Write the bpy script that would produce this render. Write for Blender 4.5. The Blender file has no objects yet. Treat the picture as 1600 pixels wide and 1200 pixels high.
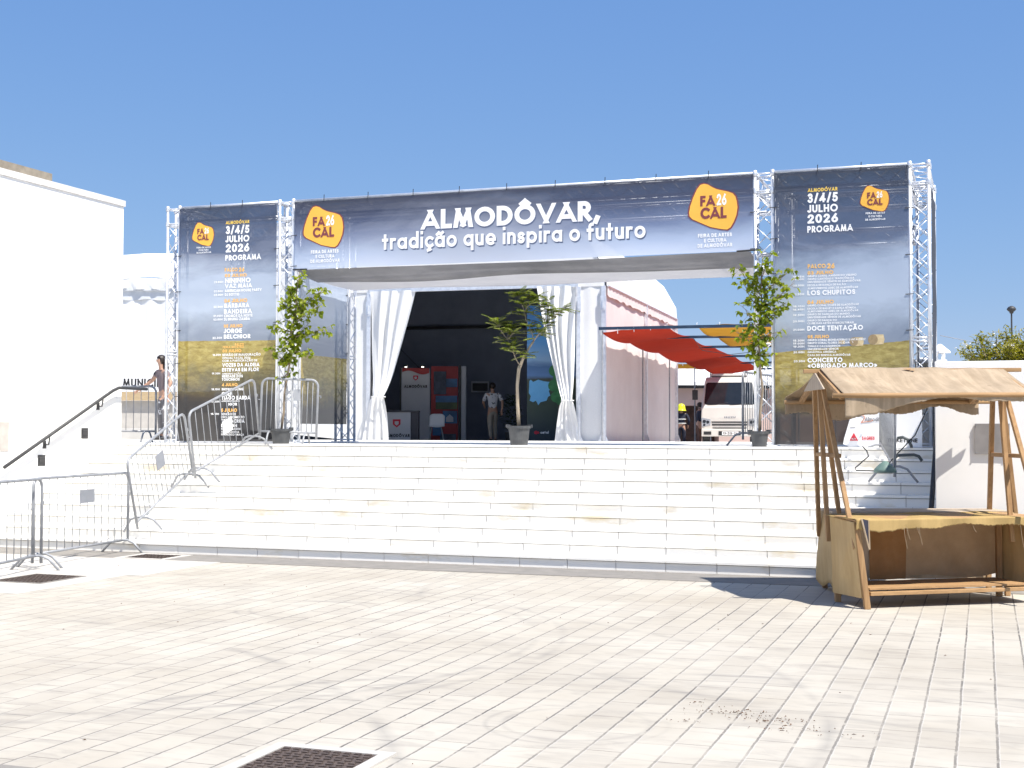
import bpy, bmesh, math, random
from mathutils import Vector, Matrix, noise
S = bpy.context.scene
COL = S.collection
R = math.radians

# ------------------------------------------------------------------ camera
YAW, PITCH, ROLL = R(19.317), R(1.917), R(0.122)
cd = bpy.data.cameras.new("camera")
cam = bpy.data.objects.new("camera", cd)
COL.objects.link(cam)
cd.sensor_width = 36.0
cd.lens = 2103.6 / 1600 * 36
cd.clip_end = 3000
_f = Vector((-math.sin(YAW) * math.cos(PITCH), math.cos(YAW) * math.cos(PITCH), math.sin(PITCH)))
_r = Vector((math.cos(YAW), math.sin(YAW), 0))
_u = _r.cross(_f)
_r2 = _r * math.cos(ROLL) + _u * math.sin(ROLL)
_u2 = _u * math.cos(ROLL) - _r * math.sin(ROLL)
cam.matrix_world = Matrix(((_r2.x, _u2.x, -_f.x, 0), (_r2.y, _u2.y, -_f.y, 0), (_r2.z, _u2.z, -_f.z, 1.6714), (0, 0, 0, 1)))
S.camera = cam

# ------------------------------------------------------------------ sky, sun, exposure
SUN = Vector((0.52, -0.28, 1.0)).normalized()
w = bpy.data.worlds.new("World")
S.world = w
w.use_nodes = True
nt = w.node_tree
bg = nt.nodes["Background"]
sky = nt.nodes.new("ShaderNodeTexSky")
sky.sky_type = 'NISHITA'
sky.sun_disc = False
sky.sun_elevation = math.asin(SUN.z)
sky.sun_rotation = math.atan2(SUN.x, SUN.y)
sky.altitude = 0
sky.air_density = 1.0
sky.dust_density = 0.0
sky.ozone_density = 8.0
_sp = nt.nodes.new("ShaderNodeSeparateColor"); _cb = nt.nodes.new("ShaderNodeCombineColor")
nt.links.new(sky.outputs[0], _sp.inputs[0])
for _i, (_k, _p) in enumerate(((1.056, .67), (1.543, .5), (3.28, .25))):      # softer fall-off towards the horizon
    _a = nt.nodes.new("ShaderNodeMath"); _a.operation = 'POWER'; _a.inputs[1].default_value = _p
    _b = nt.nodes.new("ShaderNodeMath"); _b.operation = 'MULTIPLY'; _b.inputs[1].default_value = _k
    nt.links.new(_sp.outputs[_i], _a.inputs[0]); nt.links.new(_a.outputs[0], _b.inputs[0]); nt.links.new(_b.outputs[0], _cb.inputs[_i])
nt.links.new(_cb.outputs[0], bg.inputs[0])
bg.inputs[1].default_value = 0.088
sl = bpy.data.lights.new("sun", 'SUN')
sl.energy = 4.6
sl.angle = R(0.5)
sl.color = (1.0, 0.95, 0.87)
sun = bpy.data.objects.new("sun", sl)
COL.objects.link(sun)
sun.location = (10, -5, 30)
sun.rotation_euler = SUN.to_track_quat('Z', 'Y').to_euler()
S.view_settings.view_transform = 'Standard'
S.view_settings.look = 'None'
S.view_settings.gamma = 1
S.view_settings.use_curve_mapping = False
S.view_settings.exposure = 0.8

# ------------------------------------------------------------------ helpers
class MB:
    def __init__(s):
        s.v = []; s.f = []; s.m = []
    def add(s, vs, fs, m=0):
        o = len(s.v)
        s.v += [tuple(x) for x in vs]
        for f in fs:
            s.f.append(tuple(i + o for i in f)); s.m.append(m)
        return s
    def box(s, x0, x1, y0, y1, z0, z1, m=0):
        return s.add([(x0, y0, z0), (x1, y0, z0), (x1, y1, z0), (x0, y1, z0), (x0, y0, z1), (x1, y0, z1), (x1, y1, z1), (x0, y1, z1)],
                     [(3, 2, 1, 0), (4, 5, 6, 7), (0, 1, 5, 4), (1, 2, 6, 5), (2, 3, 7, 6), (3, 0, 4, 7)], m)
    def bar(s, p, q, a, b=None, up=(0, 0, 1), m=0):
        p = Vector(p); q = Vector(q); b = b or a
        d = (q - p).normalized(); up = Vector(up)
        if abs(d.dot(up)) > 0.98: up = Vector((0, 1, 0))
        x = d.cross(up).normalized() * a / 2; y = x.cross(d).normalized() * b / 2
        vs = [p - x - y, p + x - y, p + x + y, p - x + y, q - x - y, q + x - y, q + x + y, q - x + y]
        return s.add(vs, [(0, 1, 2, 3)[::-1], (4, 5, 6, 7), (0, 1, 5, 4), (1, 2, 6, 5), (2, 3, 7, 6), (3, 0, 4, 7)], m)
    def tube(s, pts, r, n=8, m=0, closed=False):
        pts = [Vector(p) for p in pts]; k = len(pts)
        rs = r if isinstance(r, (list, tuple)) else [r] * k
        up = None; vs = []
        for i, p in enumerate(pts):
            a = pts[i - 1] if (i > 0 or closed) else p
            b = pts[(i + 1) % k] if (i < k - 1 or closed) else p
            d = (b - a).normalized()
            if up is None:
                up = Vector((0, 0, 1)) if abs(d.z) < 0.9 else Vector((1, 0, 0))
            x = d.cross(up).normalized(); up = x.cross(d).normalized()
            for j in range(n):
                t = 2 * math.pi * j / n
                vs.append(p + (x * math.cos(t) + up * math.sin(t)) * rs[i])
        fs = []
        for i in range(k if closed else k - 1):
            for j in range(n):
                a = i * n + j; b = i * n + (j + 1) % n
                c = ((i + 1) % k) * n + (j + 1) % n; d = ((i + 1) % k) * n + j
                fs.append((a, b, c, d))
        if not closed:
            fs.append(tuple(range(n))[::-1]); fs.append(tuple(range((k - 1) * n, k * n)))
        return s.add(vs, fs, m)
    def lathe(s, prof, c=(0, 0, 0), n=20, m=0):
        vs = []; fs = []
        for (r, z) in prof:
            for j in range(n):
                t = 2 * math.pi * j / n
                vs.append((c[0] + r * math.cos(t), c[1] + r * math.sin(t), c[2] + z))
        for i in range(len(prof) - 1):
            for j in range(n):
                fs.append((i * n + j, i * n + (j + 1) % n, (i + 1) * n + (j + 1) % n, (i + 1) * n + j))
        return s.add(vs, fs, m)
    def poly(s, pts, m=0):
        return s.add(pts, [tuple(range(len(pts)))], m)
    def prism(s, pts, off, m=0):
        off = Vector(off); k = len(pts)
        vs = [Vector(p) for p in pts] + [Vector(p) + off for p in pts]
        fs = [tuple(range(k))[::-1], tuple(range(k, 2 * k))] + [(i, (i + 1) % k, k + (i + 1) % k, k + i) for i in range(k)]
        return s.add(vs, fs, m)
    def grid(s, nu, nv, fn, m=0):
        vs = [fn(i / nu, j / nv) for j in range(nv + 1) for i in range(nu + 1)]
        W = nu + 1
        return s.add(vs, [(j * W + i, j * W + i + 1, (j + 1) * W + i + 1, (j + 1) * W + i) for j in range(nv) for i in range(nu)], m)
    def build(s, name, mats, parent=None, smooth=False, bevel=0, solid=0):
        me = bpy.data.meshes.new(name)
        me.from_pydata([tuple(v) for v in s.v], [], s.f)
        if not isinstance(mats, (list, tuple)): mats = [mats]
        for m in mats: me.materials.append(m)
        me.polygons.foreach_set('material_index', s.m)
        if smooth:
            me.polygons.foreach_set('use_smooth', [True] * len(me.polygons))
        me.update()
        o = bpy.data.objects.new(name, me)
        COL.objects.link(o)
        par(o, parent)
        if bevel:
            b = o.modifiers.new('b', 'BEVEL'); b.width = bevel; b.segments = 2; b.limit_method = 'ANGLE'
        if solid:
            b = o.modifiers.new('s', 'SOLIDIFY'); b.thickness = solid; b.offset = 0
        return o

def WM(o):
    m = o.matrix_basis
    return (WM(o.parent) @ o.matrix_parent_inverse @ m) if o.parent else m
def par(o, parent):
    if parent is not None:
        o.parent = parent
        o.matrix_parent_inverse = WM(parent).inverted()
def tag(o, label, cat, group=None, kind=None):
    o['label'] = label
    if cat: o['category'] = cat
    if group: o['group'] = group
    if kind: o['kind'] = kind
    return o
def thing(name, label, cat, loc=(0, 0, 0), rz=0, group=None):
    o = bpy.data.objects.new(name, None)
    o.empty_display_size = 0.1
    COL.objects.link(o)
    o.location = loc; o.rotation_euler = (0, 0, rz)
    return tag(o, label, cat, group)
def dup(root, loc, rz, label=None, group=None):
    def cp(o, p):
        c = o.copy(); COL.objects.link(c)
        if p is not None: c.parent = p
        for ch in [x for x in bpy.data.objects if x.parent == o and x is not c]: cp(ch, c)
        return c
    r = cp(root, None); r.location = loc; r.rotation_euler = rz if isinstance(rz, tuple) else (0, 0, rz)
    if label: r['label'] = label
    if group: r['group'] = group
    return r

# ------------------------------------------------------------------ materials
def nodes(name):
    m = bpy.data.materials.new(name); m.use_nodes = True
    return m, m.node_tree, m.node_tree.nodes["Principled BSDF"]
def N(t, ty, **kw):
    n = t.nodes.new(ty)
    for k, v in kw.items(): setattr(n, k, v)
    return n
def ramp(t, fac, stops):
    r = N(t, "ShaderNodeValToRGB")
    e = r.color_ramp.elements
    while len(e) < len(stops): e.new(0.5)
    for x, (p, c) in zip(e, stops):
        x.position = p; x.color = (*c, 1) if len(c) == 3 else c
    t.links.new(fac, r.inputs[0]); return r.outputs[0]
def math_(t, op, a, b=None, c=None):
    n = N(t, "ShaderNodeMath", operation=op)
    for i, x in enumerate((a, b, c)):
        if x is None: continue
        if isinstance(x, (int, float)): n.inputs[i].default_value = x
        else: t.links.new(x, n.inputs[i])
    return n.outputs[0]
def mixc(t, fac, a, b, mode='MIX'):
    n = N(t, "ShaderNodeMix", data_type='RGBA', blend_type=mode)
    for i, x in ((0, fac), (6, a), (7, b)):
        if isinstance(x, (int, float)): n.inputs[i].default_value = x
        elif isinstance(x, tuple): n.inputs[i].default_value = (*x, 1) if len(x) == 3 else x
        else: t.links.new(x, n.inputs[i])
    return n.outputs[2]
def coords(t, scale=(1, 1, 1), rot=(0, 0, 0), loc=(0, 0, 0)):
    tc = N(t, "ShaderNodeTexCoord"); mp = N(t, "ShaderNodeMapping")
    mp.inputs['Scale'].default_value = scale; mp.inputs['Rotation'].default_value = rot; mp.inputs['Location'].default_value = loc
    t.links.new(tc.outputs['Object'], mp.inputs[0]); return mp.outputs[0]
def noise_(t, vec, scale, detail=4, rough=0.55, dist=0):
    n = N(t, "ShaderNodeTexNoise"); t.links.new(vec, n.inputs['Vector'])
    n.inputs['Scale'].default_value = scale; n.inputs['Detail'].default_value = detail
    n.inputs['Roughness'].default_value = rough; n.inputs['Distortion'].default_value = dist
    return n.outputs[0]
def bump(t, bs, h, strength=0.3, dist=0.01):
    b = N(t, "ShaderNodeBump"); b.inputs['Strength'].default_value = strength; b.inputs['Distance'].default_value = dist
    t.links.new(h, b.inputs['Height']); t.links.new(b.outputs[0], bs.inputs['Normal'])
def mat(name, c, c2=None, rough=0.6, metal=0.0, scale=6, stretch=(1, 1, 1), bmp=0.0, spec=None, lo=0.35, hi=0.65):
    m, t, b = nodes(name)
    b.inputs['Roughness'].default_value = rough; b.inputs['Metallic'].default_value = metal
    if spec is not None: b.inputs['Specular IOR Level'].default_value = spec
    c2 = c2 or tuple(x * 0.85 for x in c)
    v = coords(t, stretch)
    n = noise_(t, v, scale)
    t.links.new(ramp(t, n, [(lo, c2), (hi, c)]), b.inputs['Base Color'])
    if bmp: bump(t, b, noise_(t, v, scale * 5), bmp, 0.005)
    return m
def wood(name, c, c2, axis='X', scale=1.0):
    m, t, b = nodes(name)
    st = {'X': (2, 30, 30), 'Y': (30, 2, 30), 'Z': (30, 30, 2)}[axis]
    v = coords(t, tuple(x * scale for x in st))
    n = noise_(t, v, 1.0, 5, 0.6, 0.6)
    n2 = noise_(t, coords(t), 3, 3)
    col = ramp(t, n, [(0.3, c2), (0.62, c)])
    t.links.new(mixc(t, math_(t, 'MULTIPLY', n2, 0.5), col, tuple(x * 0.62 for x in c2)), b.inputs['Base Color'])
    b.inputs['Roughness'].default_value = 0.75
    bump(t, b, n, 0.25, 0.004); return m
def cloth(name, c, c2, transl=0.25, weave=220, scale=3, alpha=0.0, streak=0.0):
    m, t, b = nodes(name)
    v = coords(t)
    n = noise_(t, v, scale, 5, 0.6)
    fine = noise_(t, v, weave, 1)
    col = mixc(t, math_(t, 'MULTIPLY', fine, 0.35), ramp(t, n, [(0.3, c2), (0.68, c)]), tuple(x * 0.6 for x in c2))
    if streak:
        sn = noise_(t, coords(t, (5.5, .7, .7)), 2.2, 5, .65, .4); sp_ = noise_(t, v, 14, 3)
        col = mixc(t, math_(t, 'MULTIPLY', ramp(t, sn, [(.44, (0, 0, 0)), (.66, (1, 1, 1))]), streak), col, tuple(min(1, x * 1.35) for x in c))
        col = mixc(t, math_(t, 'MULTIPLY', ramp(t, sp_, [(.62, (0, 0, 0)), (.72, (1, 1, 1))]), streak), col, tuple(x * .55 for x in c2))
    t.links.new(col, b.inputs['Base Color']); b.inputs['Roughness'].default_value = 0.9
    b.inputs['Specular IOR Level'].default_value = 0.1
    bump(t, b, fine, 0.3, 0.003)
    tr = N(t, "ShaderNodeBsdfTranslucent"); t.links.new(col, tr.inputs[0])
    mx = N(t, "ShaderNodeMixShader"); mx.inputs[0].default_value = transl
    t.links.new(b.outputs[0], mx.inputs[1]); t.links.new(tr.outputs[0], mx.inputs[2])
    out = mx.outputs[0]
    if alpha:
        tp = N(t, "ShaderNodeBsdfTransparent"); m2 = N(t, "ShaderNodeMixShader"); m2.inputs[0].default_value = alpha
        t.links.new(out, m2.inputs[1]); t.links.new(tp.outputs[0], m2.inputs[2]); out = m2.outputs[0]
    t.links.new(out, t.nodes['Material Output'].inputs[0]); return m

PLASTER = mat('white_plaster', (0.90, 0.89, 0.865), (0.86, 0.85, 0.82), 0.85, scale=1.2, bmp=0.15)
PLASTERG = mat('grey_plaster', (0.5, 0.49, 0.47), (0.44, 0.43, 0.41), 0.85, scale=2, bmp=0.15)
COPING = mat('stone_coping', (0.78, 0.76, 0.73), (0.62, 0.60, 0.57), 0.8, scale=4)
ALU = mat('aluminium', (0.80, 0.82, 0.85), (0.66, 0.68, 0.72), 0.38, 0.55, scale=9)
GALV = mat('galvanised_steel', (0.33, 0.34, 0.36), (0.26, 0.27, 0.285), 0.5, 0.2, scale=14)
BLACK = mat('black_metal', (0.025, 0.025, 0.028), (0.015, 0.015, 0.017), 0.5, scale=12)
DARKGREY = mat('dark_grey_plastic', (0.05, 0.05, 0.052), (0.035, 0.035, 0.036), 0.55, scale=10)
POT = mat('black_plastic_pot', (0.075, 0.078, 0.08), (0.05, 0.052, 0.055), 0.5, scale=9)
SOIL = mat('potting_soil', (0.07, 0.05, 0.035), (0.03, 0.022, 0.016), 0.95, scale=30, bmp=0.6)
WHITE = mat('white_paint', (0.82, 0.82, 0.82), (0.78, 0.78, 0.78), 0.5, scale=3)
INKW = mat('white_ink', (0.86, 0.86, 0.86), (0.84, 0.84, 0.84), 0.7, scale=2)
INKY = mat('yellow_ink', (0.85, 0.58, 0.10), (0.82, 0.55, 0.09), 0.7, scale=2)
INKO = mat('orange_ink', (0.87, 0.50, 0.14), (0.85, 0.47, 0.12), 0.7, scale=2)
LOGO = mat('logo_orange', (0.86, 0.47, 0.07), (0.83, 0.44, 0.06), 0.7, scale=2)
MAROON = mat('maroon_ink', (0.20, 0.045, 0.055), (0.19, 0.04, 0.05), 0.7, scale=2)
INKK = mat('black_ink', (0.02, 0.02, 0.025), (0.018, 0.018, 0.02), 0.7, scale=2)
INKR = mat('red_ink', (0.62, 0.03, 0.06), (0.58, 0.03, 0.05), 0.7, scale=2)

# ------------------------------------------------------------------ lettering made of strokes
def E(cx, cy, rx, ry, a0, a1, n=12):
    return [(cx + rx * math.cos(R(a0 + (a1 - a0) * i / n)), cy + ry * math.sin(R(a0 + (a1 - a0) * i / n))) for i in range(n + 1)]
def ring(cx, cy, rx, ry, n=24): return E(cx, cy, rx, ry, 0, 360, n)
def _s(wd, y0, h):
    r = h / 4; c = wd / 2
    return [E(c, y0 + 3 * r, c, r, 25, 270, 12) + E(c, y0 + r, c, r, 90, -155, 12)[1:]]
_P = [[(0, 0), (0, 1), (.24, 1)] + E(.24, .73, .25, .27, 90, -90) + [(0, .46)]]
GL = {
 'A': (.86, [[(0, 0), (.43, 1), (.86, 0)], [(.15, .22), (.71, .22)]]),
 'B': (.54, [[(0, 0), (0, 1), (.24, 1)] + E(.24, .76, .23, .24, 90, -90) + [(0, .52)], [(.02, .52), (.28, .52)] + E(.28, .26, .26, .26, 90, -90) + [(0, 0)]]),
 'C': (.8, [E(.5, .5, .5, .5, 48, 312, 20)]),
 'D': (.7, [[(0, 0), (0, 1), (.22, 1)] + E(.22, .5, .48, .5, 90, -90, 14) + [(0, 0)]]),
 'E': (.45, [[(.45, 1), (0, 1), (0, 0), (.45, 0)], [(0, .5), (.42, .5)]]),
 'F': (.42, [[(.42, 1), (0, 1), (0, 0)], [(0, .5), (.38, .5)]]),
 'G': (.96, [E(.5, .5, .5, .5, 45, 352, 20) + [(.97, .47), (.58, .47)]]),
 'H': (.64, [[(0, 0), (0, 1)], [(.64, 0), (.64, 1)], [(0, .5), (.64, .5)]]),
 'I': (0.0, [[(0, 0), (0, 1)]]),
 'J': (.34, [[(.34, 1), (.34, .18)] + E(.15, .18, .19, .18, 0, -160, 8)]),
 'K': (.58, [[(0, 0), (0, 1)], [(.56, 1), (.06, .48), (.58, 0)]]),
 'L': (.42, [[(0, 1), (0, 0), (.42, 0)]]),
 'M': (.92, [[(0, 0), (.14, 1), (.46, .12), (.78, 1), (.92, 0)]]),
 'N': (.7, [[(0, 0), (0, 1), (.7, 0), (.7, 1)]]),
 'O': (1.0, [ring(.5, .5, .5, .5)]),
 'P': (.49, _P),
 'Q': (1.0, [ring(.5, .5, .5, .5), [(.62, .3), (.95, -.02)]]),
 'R': (.52, _P + [[(.2, .46), (.54, 0)]]),
 'S': (.5, _s(.5, 0, 1)),
 'T': (.56, [[(0, 1), (.56, 1)], [(.28, 1), (.28, 0)]]),
 'U': (.62, [[(0, 1), (0, .31)] + E(.31, .31, .31, .31, 180, 360) + [(.62, 1)]]),
 'V': (.8, [[(0, 1), (.4, 0), (.8, 1)]]),
 'W': (1.2, [[(0, 1), (.3, 0), (.6, .9), (.9, 0), (1.2, 1)]]),
 'X': (.64, [[(0, 0), (.64, 1)], [(0, 1), (.64, 0)]]),
 'Y': (.7, [[(0, 1), (.35, .5), (.7, 1)], [(.35, .5), (.35, 0)]]),
 'Z': (.6, [[(0, 1), (.6, 1), (0, 0), (.6, 0)]]),
 '0': (.56, [ring(.28, .5, .28, .5)]),
 '1': (.2, [[(0, .8), (.2, 1), (.2, 0)]]),
 '2': (.5, [E(.25, .73, .25, .27, 170, -40, 10) + [(.0, 0), (.52, 0)]]),
 '3': (.5, [E(.24, .76, .22, .24, 150, -90, 10), E(.24, .27, .26, .27, 90, -150, 10)]),
 '4': (.62, [[(.62, .24), (0, .24), (.44, 1), (.44, 0)]]),
 '5': (.5, [[(.48, 1), (.12, 1), (.05, .55)] + E(.23, .31, .27, .31, 110, -150, 12)]),
 '6': (.54, [[(.4, 1), (.06, .45)], ring(.27, .29, .27, .29)]),
 '7': (.5, [[(0, 1), (.5, 1), (.12, 0)]]),
 '8': (.5, [ring(.25, .76, .21, .24), ring(.25, .26, .25, .26)]),
 '9': (.54, [[(.14, 0), (.48, .55)], ring(.27, .71, .27, .29)]),
 '/': (.36, [[(0, -.08), (.36, 1.05)]]), '-': (.25, [[(0, .42), (.25, .42)]]),
 '.': (0, [[(0, 0), (0, .02)]]), ',': (.1, [[(.1, .05), (.0, -.2)]]), ':': (0, [[(0, 0), (0, .02)], [(0, .55), (0, .57)]]),
 '«': (.5, [[(.25, .65), (.03, .38), (.25, .1)], [(.5, .65), (.28, .38), (.5, .1)]]),
 '»': (.5, [[(0, .65), (.22, .38), (0, .1)], [(.25, .65), (.47, .38), (.25, .1)]]),
 'a': (.64, [ring(.32, .32, .32, .32), [(.64, 0), (.64, .64)]]),
 'd': (.64, [ring(.32, .32, .32, .32), [(.64, 0), (.64, 1.08)]]),
 'q': (.64, [ring(.32, .32, .32, .32), [(.64, .64), (.64, -.34)]]),
 'p': (.64, [ring(.32, .32, .32, .32), [(0, .64), (0, -.34)]]),
 'o': (.66, [ring(.33, .32, .33, .33)]),
 'c': (.5, [E(.33, .32, .33, .33, 50, 310, 16)]),
 'e': (.66, [[(.02, .29), (.66, .29)], E(.33, .32, .33, .34, -4, 305, 16)]),
 'n': (.48, [[(0, 0), (0, .64)], [(0, .36)] + E(.24, .40, .24, .25, 180, 0) + [(.48, 0)]]),
 'm': (.9, [[(0, 0), (0, .64)], [(0, .36)] + E(.22, .42, .22, .23, 180, 0) + [(.44, 0)], [(.44, .36)] + E(.67, .42, .22, .23, 180, 0) + [(.9, 0)]]),
 'u': (.48, [[(0, .64), (0, .24)] + E(.24, .24, .24, .25, 180, 360) + [(.48, .64)], [(.48, .3), (.48, 0)]]),
 'r': (.28, [[(0, 0), (0, .64)], [(0, .36)] + E(.24, .40, .24, .24, 180, 75, 8)]),
 's': (.36, _s(.36, 0, .64)), 'i': (0, [[(0, 0), (0, .62)], [(0, 1.04), (0, 1.07)]]), 'l': (0, [[(0, 0), (0, 1.08)]]),
 't': (.3, [[(.13, .95), (.13, 0)], [(-.04, .62), (.3, .62)]]),
 'f': (.3, [[(.1, 0), (.1, .85)] + E(.28, .85, .18, .2, 180, 80, 8), [(-.05, .62), (.3, .62)]]),
 'v': (.56, [[(0, .64), (.28, 0), (.56, .64)]]),
}
ACC = {'Ô': ('O', '^'), 'Ó': ('O', "'"), 'Ã': ('A', '~'), 'Ç': ('C', ','), 'É': ('E', "'"), 'Á': ('A', "'"), 'Í': ('I', "'"), 'Õ': ('O', '~'),
       'Ê': ('E', '^'), 'ç': ('c', ','), 'ã': ('a', '~'), 'ô': ('o', '^')}
def glyph(ch):
    if ch in ACC:
        b, a = ACC[ch]; wd, st = GL[b]; top = 1.0 if b.isupper() else .64; c = wd / 2
        if a == '^': x = [[(c - .2, top + .2), (c, top + .37), (c + .2, top + .2)]]
        elif a == "'": x = [[(c - .02, top + .2), (c + .14, top + .38)]]
        elif a == '~': x = [[(c - .24, top + .22), (c - .1, top + .33), (c + .1, top + .24), (c + .24, top + .35)]]
        else: x = [[(c + .05, 0), (c + .02, -.14), (c + .1, -.24), (c - .08, -.3)]]
        return wd, st + x
    return GL[ch]
def stroke(mb, pts, hw, place, d, m, lim=None):
    """a stroke of even width; at sharp corners it is made of separate straight pieces with square ends"""
    q = [Vector(pts[0])]
    for p in pts[1:]:
        if (Vector(p) - q[-1]).length > 1e-4: q.append(Vector(p))
    closed = len(q) > 3 and (q[0] - q[-1]).length < 1e-4
    runs = [[q[0]]]
    for i in range(1, len(q)):
        runs[-1].append(q[i])
        if i < len(q) - 1:
            a = (q[i] - q[i - 1]).normalized(); b = (q[i + 1] - q[i]).normalized()
            if a.dot(b) < .6: runs.append([q[i]]); closed = False
    for n_, run in enumerate(runs):
        cl = closed and len(runs) == 1
        if cl: run = run[:-1]
        k = len(run); L = []; Rr = []
        for i in range(k):
            p = run[i].copy()
            a = run[i - 1] if (i > 0 or cl) else None
            b = run[(i + 1) % k] if (i < k - 1 or cl) else None
            d1 = (p - a).normalized() if a is not None else None
            d2 = (b - p).normalized() if b is not None else None
            if d1 is None: n = Vector((-d2.y, d2.x)); s = 1; p -= d2 * hw * (1.5 if lim and abs(d2.x) > .1 and abs(d2.y) > .1 else .98)
            elif d2 is None: n = Vector((-d1.y, d1.x)); s = 1; p += d1 * hw * (1.5 if lim and abs(d1.x) > .1 and abs(d1.y) > .1 else .98)
            else:
                n = (Vector((-d1.y, d1.x)) + Vector((-d2.y, d2.x))).normalized(); s = 1 / max(.6, n.dot(Vector((-d1.y, d1.x))))
            for (lst, sg) in ((L, 1), (Rr, -1)):
                x = p.x + sg * n.x * hw * s; y = p.y + sg * n.y * hw * s
                if lim: y = min(max(y, lim[0]), lim[1])
                lst.append(place(x, y, d + n_ * .00004))
        mb.add(L + Rr, [(i, k + i, k + (i + 1) % k, (i + 1) % k) for i in range(k if cl else k - 1)], m)
def text(mb, s, x0, z0, cap, width, fn, w=.24, m=0, gap=.13):
    """letters of cap height cap, squeezed to width; fn(u, v, d) gives the point in the place"""
    tot = 0; items = []
    for ch in s:
        if ch == ' ': tot += .34; continue
        wd, st = glyph(ch)
        items.append((tot, st, (0, 1) if ch in 'AMNVWKXYZ147' else None)); tot += wd * (1 - w) + w + gap
    tot -= gap
    sx = (width / tot) if width else cap
    k = 0
    for (ox, st, lim) in items:
        for pl in st:
            k += 1
            q = [(w / 2 + x * (1 - w), w / 2 + y * (1 - w)) for (x, y) in pl]
            stroke(mb, q, w / 2, lambda a, b, d, ox=ox: fn(x0 + (ox + a) * sx, z0 + b * cap, d), (k % 7) * 0.0003, m, lim)

# ================================================================== SETTING
Y0, TR, RS, ZL = 15.472, 0.367, 0.143, 1.43

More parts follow.
